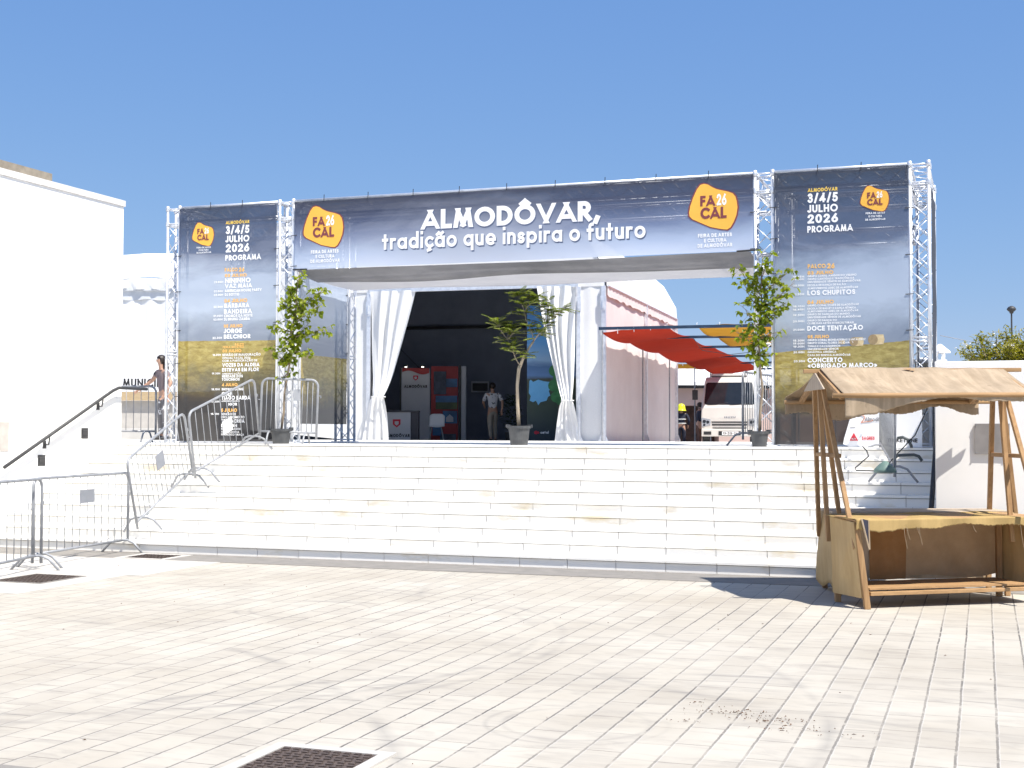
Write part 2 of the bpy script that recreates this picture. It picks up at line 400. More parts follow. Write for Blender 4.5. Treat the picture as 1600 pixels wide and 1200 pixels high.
def paving_material():
    m, t, b = nodes('pale_stone_paving')
    tc = N(t, "ShaderNodeTexCoord"); sp = N(t, "ShaderNodeSeparateXYZ"); t.links.new(tc.outputs['Object'], sp.inputs[0])
    X, Y = sp.outputs[0], sp.outputs[1]
    wob = noise_(t, tc.outputs['Object'], 1.7, 3)
    fine = noise_(t, tc.outputs['Object'], 22, 3)
    wx = math_(t, 'ADD', X, math_(t, 'MULTIPLY', math_(t, 'SUBTRACT', wob, .5), .012))
    wx = math_(t, 'ADD', wx, math_(t, 'MULTIPLY', math_(t, 'SUBTRACT', fine, .5), .012))
    u = math_(t, 'DIVIDE', math_(t, 'ADD', wx, 20.094), 0.2035)
    row = math_(t, 'FLOOR', u)
    fu = math_(t, 'SUBTRACT', u, row)
    du = math_(t, 'MINIMUM', fu, math_(t, 'SUBTRACT', 1.0, fu))          # distance from the long joint, in rows
    rnd = N(t, "ShaderNodeTexWhiteNoise", noise_dimensions='1D'); t.links.new(row, rnd.inputs['W'])
    v = math_(t, 'ADD', math_(t, 'DIVIDE', math_(t, 'ADD', Y, math_(t, 'MULTIPLY', math_(t, 'SUBTRACT', fine, .5), .01)), 0.42), math_(t, 'MULTIPLY', rnd.outputs[0], 7.0))
    cell = math_(t, 'FLOOR', v)
    fv = math_(t, 'SUBTRACT', v, cell)
    dv = math_(t, 'MINIMUM', fv, math_(t, 'SUBTRACT', 1.0, fv))
    cmb = N(t, "ShaderNodeCombineXYZ"); t.links.new(row, cmb.inputs[0]); t.links.new(cell, cmb.inputs[1])
    wn = N(t, "ShaderNodeTexWhiteNoise", noise_dimensions='2D'); t.links.new(cmb.outputs[0], wn.inputs['Vector'])
    big = noise_(t, tc.outputs['Object'], 0.55, 5, 0.6)
    mid = noise_(t, coords(t, (1.4, 5, 1)), 1.6, 5, 0.65, 0.8)
    base = ramp(t, big, [(0.32, (0.38, 0.342, 0.28)), (0.6, (0.47, 0.435, 0.37))])
    base = mixc(t, math_(t, 'MULTIPLY', wn.outputs[0], .26), base, (0.27, 0.24, 0.205))
    base = mixc(t, ramp(t, mid, [(0.48, (0, 0, 0)), (0.75, (.42, .42, .42))]), base, (0.19, 0.175, 0.16))
    # worn and dirty joints: strong along the rows, faint across them, missing where the stone is bleached
    keep = ramp(t, noise_(t, tc.outputs['Object'], 0.33, 4, .6), [(0.36, (.3, .3, .3)), (0.6, (1, 1, 1))])
    brk = ramp(t, noise_(t, tc.outputs['Object'], 6, 3), [(0.34, (0.22, 0.22, 0.22)), (0.46, (1, 1, 1))])
    jl = math_(t, 'MULTIPLY', math_(t, 'MULTIPLY', math_(t, 'LESS_THAN', du, 0.036), brk), keep)
    side = math_(t, 'SMOOTH_MIN', math_(t, 'MULTIPLY', math_(t, 'SUBTRACT', 0.10, du), 4.0), 1.0, .01)
    jt = math_(t, 'MULTIPLY', math_(t, 'MULTIPLY', math_(t, 'LESS_THAN', dv, 0.011), math_(t, 'GREATER_THAN', wn.outputs[0], .28)), .6)
    joint = math_(t, 'MAXIMUM', math_(t, 'MULTIPLY', jl, .88), jt)
    col = mixc(t, joint, base, (0.07, 0.064, 0.058))
    lip = math_(t, 'MULTIPLY', math_(t, 'MULTIPLY', math_(t, 'LESS_THAN', math_(t, 'ABSOLUTE', math_(t, 'SUBTRACT', fu, .045)), 0.018), brk), .35)
    col = mixc(t, lip, col, (0.55, 0.53, 0.5))
    # tyre marks: rubber left on the stone in wide arcs
    for (cx, cy, r, wd, amt) in [(-1.2, 5.0, 4.2, .11, .22), (-1.2, 5.0, 3.98, .05, .18), (-5.4, 7.2, 4.6, .10, .20), (-6.5, 9.5, 3.2, .09, .22), (-6.5, 9.5, 3.42, .09, .18),
                                (1.5, 15.0, 7.3, .12, .17), (-2.2, 7.4, .42, .05, .20), (-2.2, 7.4, .52, .04, .16), (-5.9, 11.2, .55, .05, .22), (-5.9, 11.2, .68, .05, .18), (-9.0, 3.0, 7.0, .12, .2)]:
        dx = math_(t, 'SUBTRACT', X, cx); dy = math_(t, 'SUBTRACT', Y, cy)
        d = math_(t, 'SQRT', math_(t, 'ADD', math_(t, 'MULTIPLY', dx, dx), math_(t, 'MULTIPLY', dy, dy)))
        a = math_(t, 'SUBTRACT', 1.0, math_(t, 'DIVIDE', math_(t, 'ABSOLUTE', math_(t, 'SUBTRACT', d, r)), wd * .6))
        a = math_(t, 'MULTIPLY', math_(t, 'MAXIMUM', a, 0.0), math_(t, 'MULTIPLY', amt * 1.9, ramp(t, noise_(t, tc.outputs['Object'], .9, 4, .6), [(0.42, (0, 0, 0)), (0.6, (1, 1, 1))])))
        col = mixc(t, a, col, (0.15, 0.145, 0.14))
    t.links.new(col, b.inputs['Base Color'])
    b.inputs['Roughness'].default_value = 0.8
    h = math_(t, 'SUBTRACT', math_(t, 'MULTIPLY', fine, .3), joint)
    bump(t, b, h, 0.35, 0.006)
    return m

def stone_step_material(name='white_stone_slabs'):
    m, t, b = nodes(name)
    g = N(t, "ShaderNodeNewGeometry")
    v = coords(t)
    st = ramp(t, noise_(t, coords(t, (.9, 1, 2.2)), 1.1, 5, .6), [(0.58, (0, 0, 0)), (0.70, (1, 1, 1))])
    base = ramp(t, g.outputs['Random Per Island'], [(0, (0.81, 0.79, 0.745)), (1, (0.87, 0.85, 0.805))])
    c = mixc(t, math_(t, 'MULTIPLY', st, .65), base, (0.62, 0.50, 0.28))
    fn = ramp(t, noise_(t, v, 9, 4), [(0.66, (0, 0, 0)), (0.74, (1, 1, 1))])
    c = mixc(t, math_(t, 'MULTIPLY', fn, .15), c, (0.5, 0.46, 0.4))
    t.links.new(c, b.inputs['Base Color']); b.inputs['Roughness'].default_value = 0.75
    bump(t, b, noise_(t, v, 40, 3), 0.1, 0.004); return m
PAVE = paving_material(); STEP = stone_step_material()
CONC = mat('grey_kerb_stone', (0.235, 0.217, 0.195), (0.19, 0.178, 0.16), 0.85, scale=5, bmp=0.3)
PALECONC = mat('pale_concrete', (0.50, 0.475, 0.435), (0.43, 0.41, 0.375), 0.85, scale=3, bmp=0.3)
LANDM = mat('landing_stone', (0.70, 0.68, 0.64), (0.6, 0.58, 0.54), 0.85, scale=2, bmp=0.2)
FAR = mat('far_ground', (0.36, 0.33, 0.27), (0.30, 0.28, 0.22), 0.95, scale=.2)
JOINT = mat('dark_joint', (0.30, 0.26, 0.20), (0.20, 0.17, 0.13), 0.9, scale=20)

def structure(o): o['kind'] = 'structure'; return o
# plaza
b = MB(); b.grid(30, 30, lambda u, v: (-60 + 100 * u, -40 + 59.06 * v, 0))
structure(b.build('plaza_paving', PAVE))
b = MB(); b.box(-13.5, 6, 14.70, 15.49, -.2, 0.006)
structure(b.build('kerb_strip', CONC))
b = MB(); b.box(-13.5, -9.0, 13.05, 14.696, -.1, 0.005); b.box(-13.5, -9.2, 11.2, 13.045, -.1, 0.005)
structure(b.build('concrete_apron', PALECONC))
b = MB(); b.box(-60, 40, 4.75, 5.52, -.2, 0.005)
structure(b.build('kerb_strip', CONC))
# landing and the ground that falls away behind it
b = MB()
ys = [Y0 + 9 * TR + .30, 22, 25, 28, 32, 36, 40, 44, 50, 70, 140, 400, 1500]
zz = [ZL, ZL, ZL, 1.42, 1.37, 1.30, 1.20, 1.06, .9, .6, .3, -1, -6]
for i in range(len(ys) - 1):
    b.add([(-500, ys[i], zz[i] - .004), (500, ys[i], zz[i] - .004), (500, ys[i + 1], zz[i + 1] - .004), (-500, ys[i + 1], zz[i + 1] - .004)], [(0, 1, 2, 3)], 0 if ys[i] < 45 else 1)
b.add([(-500, ys[0], -.2), (500, ys[0], -.2), (500, ys[0], ZL - .004), (-500, ys[0], ZL - .004)], [(0, 1, 2, 3)], 0)
structure(b.build('landing_ground', [LANDM, FAR]))
def gz(y):
    for i in range(len(ys) - 1):
        if ys[i] <= y <= ys[i + 1]: return zz[i] + (zz[i + 1] - zz[i]) * (y - ys[i]) / (ys[i + 1] - ys[i])
    return ZL
# stairs: every tread slab and riser slab its own block, dark joints between
rnd = random.Random(4)
b = MB(); XL, XR = -13.5, -0.49
shift = [0.0, .53, .47, .41, .36, .30, .25, .19, .13, .07]
for i in range(10):
    yf = Y0 + i * TR; z0 = i * RS; z1 = z0 + RS
    x = -10.134 - 6.01 + (-.08 * i) % .601
    b.box(XL, XR, yf + .05, yf + .5, z0 - .1, z1 - .004, 1)                 # backing
    while x < XR:
        a = max(x + .0036, XL); c = min(x + .601 - .0036, XR)
        if c - a > .02:
            j = rnd.uniform(-.0015, .0015)
            b.box(a, c, yf + .02 + j, yf + .06, z0, z1 - .038, 0)             # riser slab
            b.box(a, c, yf - .004 + j, yf + TR + (.02 if i < 9 else .3), z1 - .028, z1 + j * .5, 0)    # tread slab
        x += .601
stairs = structure(b.build('stairs', [STEP, JOINT], bevel=0))
# drain covers
IRON = mat('rusty_iron_grate', (0.115, 0.085, 0.07), (0.07, 0.052, 0.045), 0.75, 0.2, scale=25, bmp=.5)
def drain(x0, x1, y0, y1, fr, label):
    t = thing('drain_cover', label, 'drain cover', ((x0 + x1) / 2, (y0 + y1) / 2, 0), 0, 'drain covers in the plaza')
    m = MB(); e = fr
    m.box(x0 - e, x1 + e, y0 - e, y0, -.05, .012); m.box(x0 - e, x1 + e, y1, y1 + e, -.05, .012)
    m.box(x0 - e, x0, y0, y1, -.05, .012); m.box(x1, x1 + e, y0, y1, -.05, .012)
    m.build('frame', PALECONC if fr > .06 else CONC, t)
    m = MB(); m.box(x0, x1, y0, y1, -.05, .006)
    nx = int((x1 - x0) / .055); ny = int((y1 - y0) / .045)
    for i in range(nx):
        for j in range(ny):
            cx = x0 + (i + .5 + .25 * (j % 2)) * (x1 - x0) / (nx + .3); cy = y0 + (j + .5) * (y1 - y0) / ny
            m.box(cx - .017, cx + .017, cy - .011, cy + .011, .005, .013)
    m.build('grate', IRON, t)
drain(-3.47, -2.93, 5.62, 6.31, .07, 'brown iron drain grate with broad white frame at bottom edge of the photo')
drain(-10.20, -9.57, 12.02, 12.74, .03, 'square dark drain cover in the plaza in front of the steel barriers')
drain(-10.47, -9.90, 14.76, 15.26, .09, 'small dark drain cover with pale frame at the foot of the stairs')
# dry leaves and dirt blown together on the paving
LEAFD = mat('dry_leaf', (0.14, 0.065, 0.025), (0.07, 0.035, 0.015), 0.9, scale=8)
b = MB(); r_ = random.Random(9)
def bit(x, y, s):
    a = r_.uniform(0, 6.28); e = r_.uniform(.12, .5); z = .004 + r_.uniform(0, .006)
    p = [(s, 0), (.2 * s, e * s * .6), (-s, 0), (-.2 * s, -e * s * .6)]
    b.poly([(x + u * math.cos(a) - v * math.sin(a), y + u * math.sin(a) + v * math.cos(a), z + (.006 if k == 1 else 0)) for k, (u, v) in enumerate(p)])
for (cx, cy, sx, sy, n) in [(-1.42, 7.95, .16, .10, 60), (-1.15, 7.85, .12, .08, 55), (-.95, 7.65, .25, .10, 50), (-1.65, 7.65, .08, .03, 12), (-1.6, 8.2, .1, .1, 12)]:
    for _ in range(n): bit(r_.gauss(cx, sx * .8), r_.gauss(cy, sy * .7), r_.choice([.003, .004, .005, .007, .010, .016]))
for _ in range(120): bit(r_.uniform(-11, 1.5), r_.uniform(5.2, 15.3), r_.choice([.004, .006, .008, .014]))
tag(b.build('dry_leaves', LEAFD), 'scattered dry leaf scraps and dirt on the pale paving', 'litter', kind='stuff')

# ------------------------------------------------------------------ white building on the left
bl = thing('white_building', 'plain white plastered building with stone coping rising beside the stairs', 'building', (-13.5, 16, 0))
b = MB(); b.box(-30, -13.5, -2, 18.93, -.1, 5.36); b.build('wall', PLASTER, bl)
b = MB(); b.box(-30.05, -13.475, -2.05, 18.95, 5.363, 5.46); b.build('coping', COPING, bl)
ROOFB = mat('weathered_roof_tiles', (0.30, 0.26, 0.20), (0.20, 0.17, 0.13), 0.9, scale=6, bmp=.6)
b = MB()
b.prism([(-14.25, 8, 5.463), (-14.25, 8, 5.80), (-16.5, 8, 5.86), (-16.5, 8, 5.463)], (0, 10.05, 0))
b.build('roof', ROOFB, bl)
for (y, z) in ((16.94, 1.18), (17.97, 1.59)):
    m = MB(); m.box(-13.52, -13.494, y - .085, y + .085, z - .085, z + .085); m.prism([(-13.494, y - .06, z + .05), (-13.494, y + .06, z + .05), (-13.494, y + .06, z - .02), (-13.494, y - .06, z - .02)], (.012, 0, -.01))
    m.build('step_light', DARKGREY, bl)
m = MB(); m.box(-13.52, -13.49, 15.2, 16.2, 1.33, 1.76); m.build('window_panel', mat('beige_panel', (.55, .5, .45)), bl)
h = thing('handrail', 'dark grey handrail with wall brackets climbing the white wall', 'handrail', (-13.42, 16.2, 1.2))
m = MB(); m.tube([(-13.40, 16.0, 1.10), (-13.40, 18.55, 2.28), (-13.40, 18.72, 2.335), (-13.40, 19.5, 2.335)], .026, 10); m.build('rail', DARKGREY, h, True)
for (y, z) in ((17.0, 1.56), (18.3, 2.165)):
    m = MB(); m.tube([(-13.50, y, z - .14), (-13.42, y, z - .14), (-13.40, y, z - .03)], .012, 8); m.box(-13.503, -13.49, y - .035, y + .035, z - .2, z - .08)
    m.build('bracket', DARKGREY, h)

# ------------------------------------------------------------------ white wall on the right, its planter and bushes
rw = thing('white_wall', 'tall plain white wall beside the stairs behind the wooden stall', 'wall', (-.5, 15.25, 0))
b = MB(); b.box(-.503, 7, 15.34, 15.68, -.1, 2.415); b.box(-.503, -.15, 15.683, 21.5, 0, 2.415); b.build('wall_face', PLASTER, rw, bevel=.008)
b = MB(); b.box(-.145, 7, 15.685, 21.4, 1.9, 2.38); b.build('planter_soil', SOIL, rw)
pl = MB(); pl.box(-.095, .257, 15.312, 15.335, 1.414, 1.74)
pq = tag(pl.build('wall_plaque', mat('brushed_plaque', (.36, .34, .33), (.30, .285, .275), .4, .35)), 'blank grey metal plaque on the white wall behind the stall posts', 'plaque')
for (x, z) in ((-.08, 1.43), (.242, 1.43), (-.08, 1.725), (.242, 1.725)):
    m = MB(); m.lathe([(0, -.006), (.009, -.006), (.009, .004), (0, .004)], (0, 0, 0), 8)
    m.v = [(x + a, 15.309 + c, z + bb) for (a, bb, c) in m.v]; m.build('screw', GALV, pq)
hr = thing('handrail', 'black handrail descending the steps beside the tall white wall', 'handrail', (-.58, 16, .9))
m = MB(); m.tube([(-.50, 16.25, .62), (-.575, 16.25, .62), (-.585, 16.25, .70)], .013, 8); m.tube([(-.585, 16.2, .70), (-.585, 18.4, 1.62), (-.585, 18.9, 2.2)], .03, 10)
m.build('rail', BLACK, hr, True)
m = MB(); m.tube([(-.50, 17.2, 1.08), (-.585, 17.2, 1.1)], .012, 8); m.build('bracket', BLACK, hr)
gp = thing('grey_pillar', 'short weathered grey pillar with white cap behind the end of the white wall', 'pillar', (-.68, 17, 1.43))
b = MB(); b.box(-1.00, -.73, 21.55, 21.95, 1.40, 2.70)
b.build('shaft', mat('weathered_render', (.5, .48, .45), (.34, .33, .31), .9, scale=7, bmp=.3), gp)
b = MB(); b.add([(-1.03, 21.5, 2.703), (-.70, 21.5, 2.703), (-.70, 22.0, 2.703), (-1.03, 22.0, 2.703), (-1.03, 21.5, 2.74), (-.70, 21.5, 2.74), (-.70, 22.0, 2.74), (-1.03, 22.0, 2.74), (-.865, 21.75, 2.80)],
                [(3, 2, 1, 0), (0, 1, 5, 4), (1, 2, 6, 5), (2, 3, 7, 6), (3, 0, 4, 7), (4, 5, 8), (5, 6, 8), (6, 7, 8), (7, 4, 8)]); b.build('cap', WHITE, gp)
# low stone-clad wall at the right end of the landing
cw = thing('stone_clad_wall', 'low grey wall of stone slabs at the right end of the landing', 'wall', (-.9, 20, ZL))
b = MB(); b.box(-1.0, -.505, 19.9, 20.3, ZL - .05, 2.35, 1)
for k in range(4): b.box(-1.02, -.506, 19.88, 19.9, ZL + k * .24, ZL + k * .24 + .234, 0)
b.build('cladding', [STEP, JOINT], cw)

# leaves ---------------------------------------------------------------------
def leafmat(name, c, c2, tr=.45, rough=.5):
    m, t, b = nodes(name)
    g = N(t, "ShaderNodeNewGeometry")
    col = ramp(t, g.outputs['Random Per Island'], [(0, c2), (1, c)])
    t.links.new(col, b.inputs['Base Color']); b.inputs['Roughness'].default_value = rough
    tl = N(t, "ShaderNodeBsdfTranslucent"); t.links.new(mixc(t, 1.0, col, (1.35, 1.5, .5), 'MULTIPLY'), tl.inputs[0])
    mx = N(t, "ShaderNodeMixShader"); mx.inputs[0].default_value = tr
    t.links.new(b.outputs[0], mx.inputs[1]); t.links.new(tl.outputs[0], mx.inputs[2]); t.links.new(mx.outputs[0], t.nodes['Material Output'].inputs[0])
    return m
def leaf(mb, p, d, n, L, W, m=0):
    """a folded pointed leaf from p along d, n roughly its upper side"""
    d = d.normalized(); s = d.cross(n)
    if s.length < 1e-3: s = d.cross(Vector((1, 0, 0)))
    s.normalize(); n = s.cross(d).normalized()
    a = p + d * L * .3; c = p + d * L * .68 - n * L * .05; e = p + d * L - n * L * .14
    up = n * W * .22
    mb.add([p, a + s * W * .5 + up, c + s * W * .40 + up, e, c - s * W * .40 + up, a - s * W * .5 + up, a, c],
           [(0, 1, 6), (1, 2, 7, 6), (2, 3, 7), (3, 4, 7), (4, 5, 6, 7), (5, 0, 6)], m)
BARK = mat('sapling_bark', (0.30, 0.24, 0.17), (0.2, 0.155, 0.11), .9, scale=20, stretch=(1, 1, .2), bmp=.4)
LEAFG = leafmat('bright_green_leaf', (0.30, 0.33, 0.02), (0.13, 0.18, 0.013))
LEAFF = leafmat('feathery_leaf', (0.22, 0.25, 0.03), (0.09, 0.13, 0.02))
LEAFO = leafmat('oleander_leaf', (0.38, 0.32, 0.035), (0.13, 0.14, 0.02), .35)
PETAL = mat('white_petal', (.85, .84, .8), (.8, .78, .74))

def bush(x, y, z, rx, ry, h, n, label, seed, nf):
    rr = random.Random(seed)
    t = thing('oleander_bush', label, 'bush', (x, y, z), 0, 'flowering bushes above the white wall')
    b = MB(); st = MB(); heads = []
    for k in range(26):
        a = rr.uniform(0, 6.28); q = math.sqrt(rr.random())
        top = Vector((x + rx * q * math.cos(a), y + ry * q * math.sin(a), z + h * rr.uniform(.62, 1.0) * (1 - .35 * q * q)))
        base = Vector((x + rx * .5 * q * math.cos(a), y + ry * .5 * q * math.sin(a), z))
        st.tube([base, base.lerp(top, .5) + Vector((rr.uniform(-.03, .03), rr.uniform(-.03, .03), 0)), top], [.009, .007, .004], 5)
        for j in range(n // 26):
            f = rr.random() ** .7; p = base.lerp(top, f) + Vector((rr.gauss(0, .05), rr.gauss(0, .05), rr.gauss(0, .03)))
            d = Vector((rr.gauss(0, 1), rr.gauss(0, 1), rr.uniform(.0, 1.3)))
            leaf(b, p, d, Vector((rr.gauss(0, .4), rr.gauss(0, .4), 1)), rr.uniform(.05, .085), rr.uniform(.016, .026))
        if k < nf:
            fl = MB(); heads.append(fl)
            for j in range(9):
                p = top + Vector((rr.gauss(0, .025), rr.gauss(0, .025), rr.uniform(0, .04)))
                leaf(fl, p, Vector((rr.gauss(0, 1), rr.gauss(0, 1), .6)), Vector((0, 0, 1)), .032, .028)
    st.build('stems', BARK, t); b.build('foliage', LEAFO, t)
    for fl in heads: fl.build('flower', PETAL, t)
bush(.28, 18.2, 2.38, .62, .4, .56, 3000, 'yellow-green flowering bush above the wall right of the white chimney', 1, 9)
bush(1.1, 18.4, 2.38, .6, .45, .78, 3000, 'taller yellow-green flowering bush at the right edge of the photo', 2, 10)
bush(-.05, 20.3, 2.38, .22, .3, .42, 700, 'small darker bush beside the grey pillar cap', 3, 5)
bush(.75, 19.8, 2.38, .55, .4, .80, 2200, 'dark green bush standing behind the yellow-green bushes', 5, 6)

sl_ = thing('street_lamp', 'slim black street lamp with wide flat head above the bushes', 'street lamp', (1.0, 53.2, .8))
b = MB(); b.tube([(1.0, 53.2, .6), (1.0, 53.2, 3.6), (1.0, 53.2, 6.0)], [.05, .04, .03], 10); b.build('pole', DARKGREY, sl_)
b = MB(); b.lathe([(0, 6.0), (.06, 6.0), (.08, 6.06), (.15, 6.12), (.17, 6.16), (.12, 6.24), (.04, 6.28), (0, 6.28)], (1.0, 53.2, 0), 20); b.build('lamp_head', DARKGREY, sl_, True)
ch = thing('white_chimney', 'narrow white chimney with pointed cap seen above the wall', 'chimney', (-1.22, 41.9, 1))
b = MB(); b.box(-1.42, -1.02, 41.7, 42.1, .8, 3.75); b.build('shaft', PLASTER, ch)
b = MB()
for k in range(4): b.box(-1.37 + (k % 2) * .2, -1.27 + (k % 2) * .2, 41.75 + (k // 2) * .2, 41.85 + (k // 2) * .2, 3.753, 3.95)
b.lathe([(.30, 3.953), (.30, 4.0), (.04, 4.22), (0, 4.22)], (-1.22, 41.9, 0), 4); b.build('cap', PLASTER, ch)
sw = MB(); sw.tube([(-.62, 21.65, 3.12), (-.1, 22.6, 3.06), (.5, 23.5, 3.16)], .006, 5); 
tag(sw.build('overhead_cable', GALV), 'thin cable running from the truss gate over the bushes', 'cable')

# ================================================================== THE TRUSS GATE AND ITS BANNERS
GYF, GYR = 19.40, 21.45
gate = thing('truss_gate', 'tall aluminium truss gate frame standing on the landing', 'truss gate', (-6.8, 20.5, ZL))
def truss_tower(x0, y0, z0, z1, wx=.24, wy=.24, ph=0):
    m = MB()
    cs = [(x0, y0), (x0 + wx, y0), (x0 + wx, y0 + wy), (x0, y0 + wy)]
    for (x, y) in cs: m.tube([(x, y, z0), (x, y, z1)], .024, 10)
    n = int(round((z1 - z0 - .3) / .24)); dz = (z1 - z0 - .34) / n
    for k in range(4):
        a = cs[k]; c = cs[(k + 1) % 4]
        for i in range(n):
            za = z0 + .04 + i * dz; zb = za + dz
            if (i + ph) % 2: a_, c_ = a, c
            else: a_, c_ = c, a
            m.tube([(a_[0], a_[1], za), (c_[0], c_[1], zb)], .0085, 6)
        for z in (z0 + .03, z1 - .30, z1 - .27, z1 - .02): m.tube([(a[0], a[1], z), (c[0], c[1], z)], .014, 6)
    for z in (z0 + (z1 - z0) * .37, z0 + (z1 - z0) * .37 + .05):
        for k in range(4):
            a = cs[k]; c = cs[(k + 1) % 4]; m.tube([(a[0], a[1], z), (c[0], c[1], z)], .011, 6)
    for (x, y) in cs:
        m.lathe([(.03, z1 - .31), (.034, z1 - .29), (.034, z1 - .25), (.03, z1 - .23)], (x, y, 0), 8)
        m.lathe([(0, z1 + .03), (.03, z1 + .03), (.034, z1 - .01), (.034, z1 - .05), (.026, z1 - .06)], (x, y, 0), 8)
    m.box(x0 - .06, x0 + wx + .06, y0 - .06, y0 + wy + .06, z0 - .012, z0)
    return m.build('tower', ALU, gate, True)
TX = (-12.955, -10.824, -3.09, -.945)
for i, x in enumerate(TX):
    truss_tower(x, GYF, ZL + .02, 5.38, .25 if i else .235, .24, i % 2)
    truss_tower(x, GYR, ZL + .02, 5.38, .25, .24, (i + 1) % 2)
def truss_beam(p, q, name='beam', h=.24, n=None):
    """square truss between p and q (its lower chords), along X or Y"""
    p = Vector(p); q = Vector(q); d = (q - p).normalized(); L = (q - p).length
    s = Vector((-d.y, d.x, 0)) * h
    m = MB(); up = Vector((0, 0, h))
    ch = [p, p + s, p + s + up, p + up]
    for c in ch: m.tube([c, c + d * L], .024, 8)
    n = n or max(2, int(round(L / .25))); dl = L / n
    for k in range(4):
        a = ch[k]; c = ch[(k + 1) % 4]
        for i in range(n):
            if i % 2: m.tube([a + d * dl * i, c + d * dl * (i + 1)], .0085, 6)
            else: m.tube([c + d * dl * i, a + d * dl * (i + 1)], .0085, 6)
        for e in (.02, L - .02): m.tube([a + d * e, c + d * e], .012, 6)
    return m.build(name, ALU, gate, True)
for yy in (GYF, GYR):
    for i in range(3):
        truss_beam((TX[i] + .28, yy, 5.13), (TX[i + 1] - .03, yy, 5.13))
for x in TX:
    truss_beam((x + .24, GYF + .27, 5.13), (x + .24, GYR - .03, 5.13))
truss_beam((TX[1] + .28, GYR, 4.22), (TX[2] - .03, GYR, 4.22))
truss_beam((TX[0] + .28, GYR, 4.55), (TX[1] - .03, GYR, 4.55)); truss_beam((TX[2] + .28, GYR, 4.55), (TX[3] - .03, GYR, 4.55))

def banner_material(name, zlo, zhi, stops, wheat=None, alpha=.16, tilt=0.0, glow=None):
    """printed mesh banner: clouded sky over a wheat field; v is the height on the print"""
    m, t, b = nodes(name)
    tc = N(t, "ShaderNodeTexCoord"); sp = N(t, "ShaderNodeSeparateXYZ"); t.links.new(tc.outputs['Object'], sp.inputs[0])
    cl = noise_(t, coords(t, (.55, .2, 1.6)), 1.5, 6, .6, .5)
    z = math_(t, 'ADD', sp.outputs[2], math_(t, 'MULTIPLY', sp.outputs[0], tilt))
    v = math_(t, 'DIVIDE', math_(t, 'SUBTRACT', z, zlo), zhi - zlo)
    vn = math_(t, 'ADD', v, math_(t, 'MULTIPLY', math_(t, 'SUBTRACT', cl, .5), .22))
    col = ramp(t, vn, stops)
    if glow:
        dx = math_(t, 'DIVIDE', math_(t, 'SUBTRACT', sp.outputs[0], glow[0]), glow[2]); dz = math_(t, 'DIVIDE', math_(t, 'SUBTRACT', sp.outputs[2], glow[1]), glow[3])
        d = math_(t, 'SQRT', math_(t, 'ADD', math_(t, 'MULTIPLY', dx, dx), math_(t, 'MULTIPLY', dz, dz)))
        g = ramp(t, math_(t, 'ADD', d, math_(t, 'MULTIPLY', math_(t, 'SUBTRACT', cl, .5), .8)), [(0.0, (1, 1, 1)), (1.0, (0, 0, 0))])
        col = mixc(t, math_(t, 'MULTIPLY', g, .8), col, glow[4])
    if wheat is not None:
        st = noise_(t, coords(t, (6, 6, 16)), 1.2, 6, .7, .4)
        wc = ramp(t, st, [(0.3, (0.21, 0.145, 0.025)), (0.5, (0.38, 0.29, 0.065)), (0.72, (0.56, 0.46, 0.15))])
        gr = ramp(t, noise_(t, coords(t, (2, 2, 2.6)), 1.6, 6, .7), [(0.42, (0, 0, 0)), (0.6, (1, 1, 1))])
        low = ramp(t, math_(t, 'SUBTRACT', wheat, z), [(0.1, (0, 0, 0)), (0.75, (1, 1, 1))])
        wc = mixc(t, math_(t, 'MULTIPLY', math_(t, 'MULTIPLY', gr, low), .85), wc, (0.13, 0.12, 0.05))
        dk = ramp(t, math_(t, 'ADD', math_(t, 'SUBTRACT', wheat, z), math_(t, 'MULTIPLY', math_(t, 'SUBTRACT', cl, .5), .35)), [(0.35, (0, 0, 0)), (0.95, (1, 1, 1))])
        wc = mixc(t, dk, wc, (0.042, 0.039, 0.038))
        edge = math_(t, 'ADD', z, math_(t, 'MULTIPLY', math_(t, 'SUBTRACT', st, .5), .03))
        col = mixc(t, math_(t, 'LESS_THAN', edge, wheat), col, wc)
    t.links.new(col, b.inputs['Base Color']); b.inputs['Roughness'].default_value = .7; b.inputs['Specular IOR Level'].default_value = .2
    tl = N(t, "ShaderNodeBsdfTranslucent"); t.links.new(col, tl.inputs[0])
    mx = N(t, "ShaderNodeMixShader"); mx.inputs[0].default_value = .2
    t.links.new(b.outputs[0], mx.inputs[1]); t.links.new(tl.outputs[0], mx.inputs[2])
    tp = N(t, "ShaderNodeBsdfTransparent"); m2 = N(t, "ShaderNodeMixShader"); m2.inputs[0].default_value = alpha
    t.links.new(mx.outputs[0], m2.inputs[1]); t.links.new(tp.outputs[0], m2.inputs[2])
    t.links.new(m2.outputs[0], t.nodes['Material Output'].inputs[0]); return m
SKY_P = [(0.0, (0.17, 0.19, 0.24)), (.42, (0.24, 0.28, 0.35)), (.54, (0.46, 0.53, 0.63)), (.66, (0.42, 0.49, 0.60)), (.78, (0.125, 0.155, 0.235)), (.9, (0.068, 0.09, 0.15)), (1.0, (0.045, 0.055, 0.08))]
BANL = banner_material('programme_banner_print_rolls', 1.45, 5.36, SKY_P, 3.0, .07, .01)
BANR = banner_material('programme_banner_print_bales', 1.45, 5.36, SKY_P, 2.84 + .14, .07, -.075)
BANS = banner_material('side_banner_print', 1.45, 5.36, SKY_P, 2.9, .12)
BANM = banner_material('title_banner_print', 4.24, 5.36, [(0, (.66, .72, .84)), (.2, (.46, .54, .69)), (.42, (.19, .235, .36)), (.68, (.075, .095, .165)), (1, (.048, .054, .08))], None, .055,
                       glow=(-7.4, 4.55, 2.6, .75, (.40, .43, .50)))
BLK_TIE = BLACK
SURF = [None]
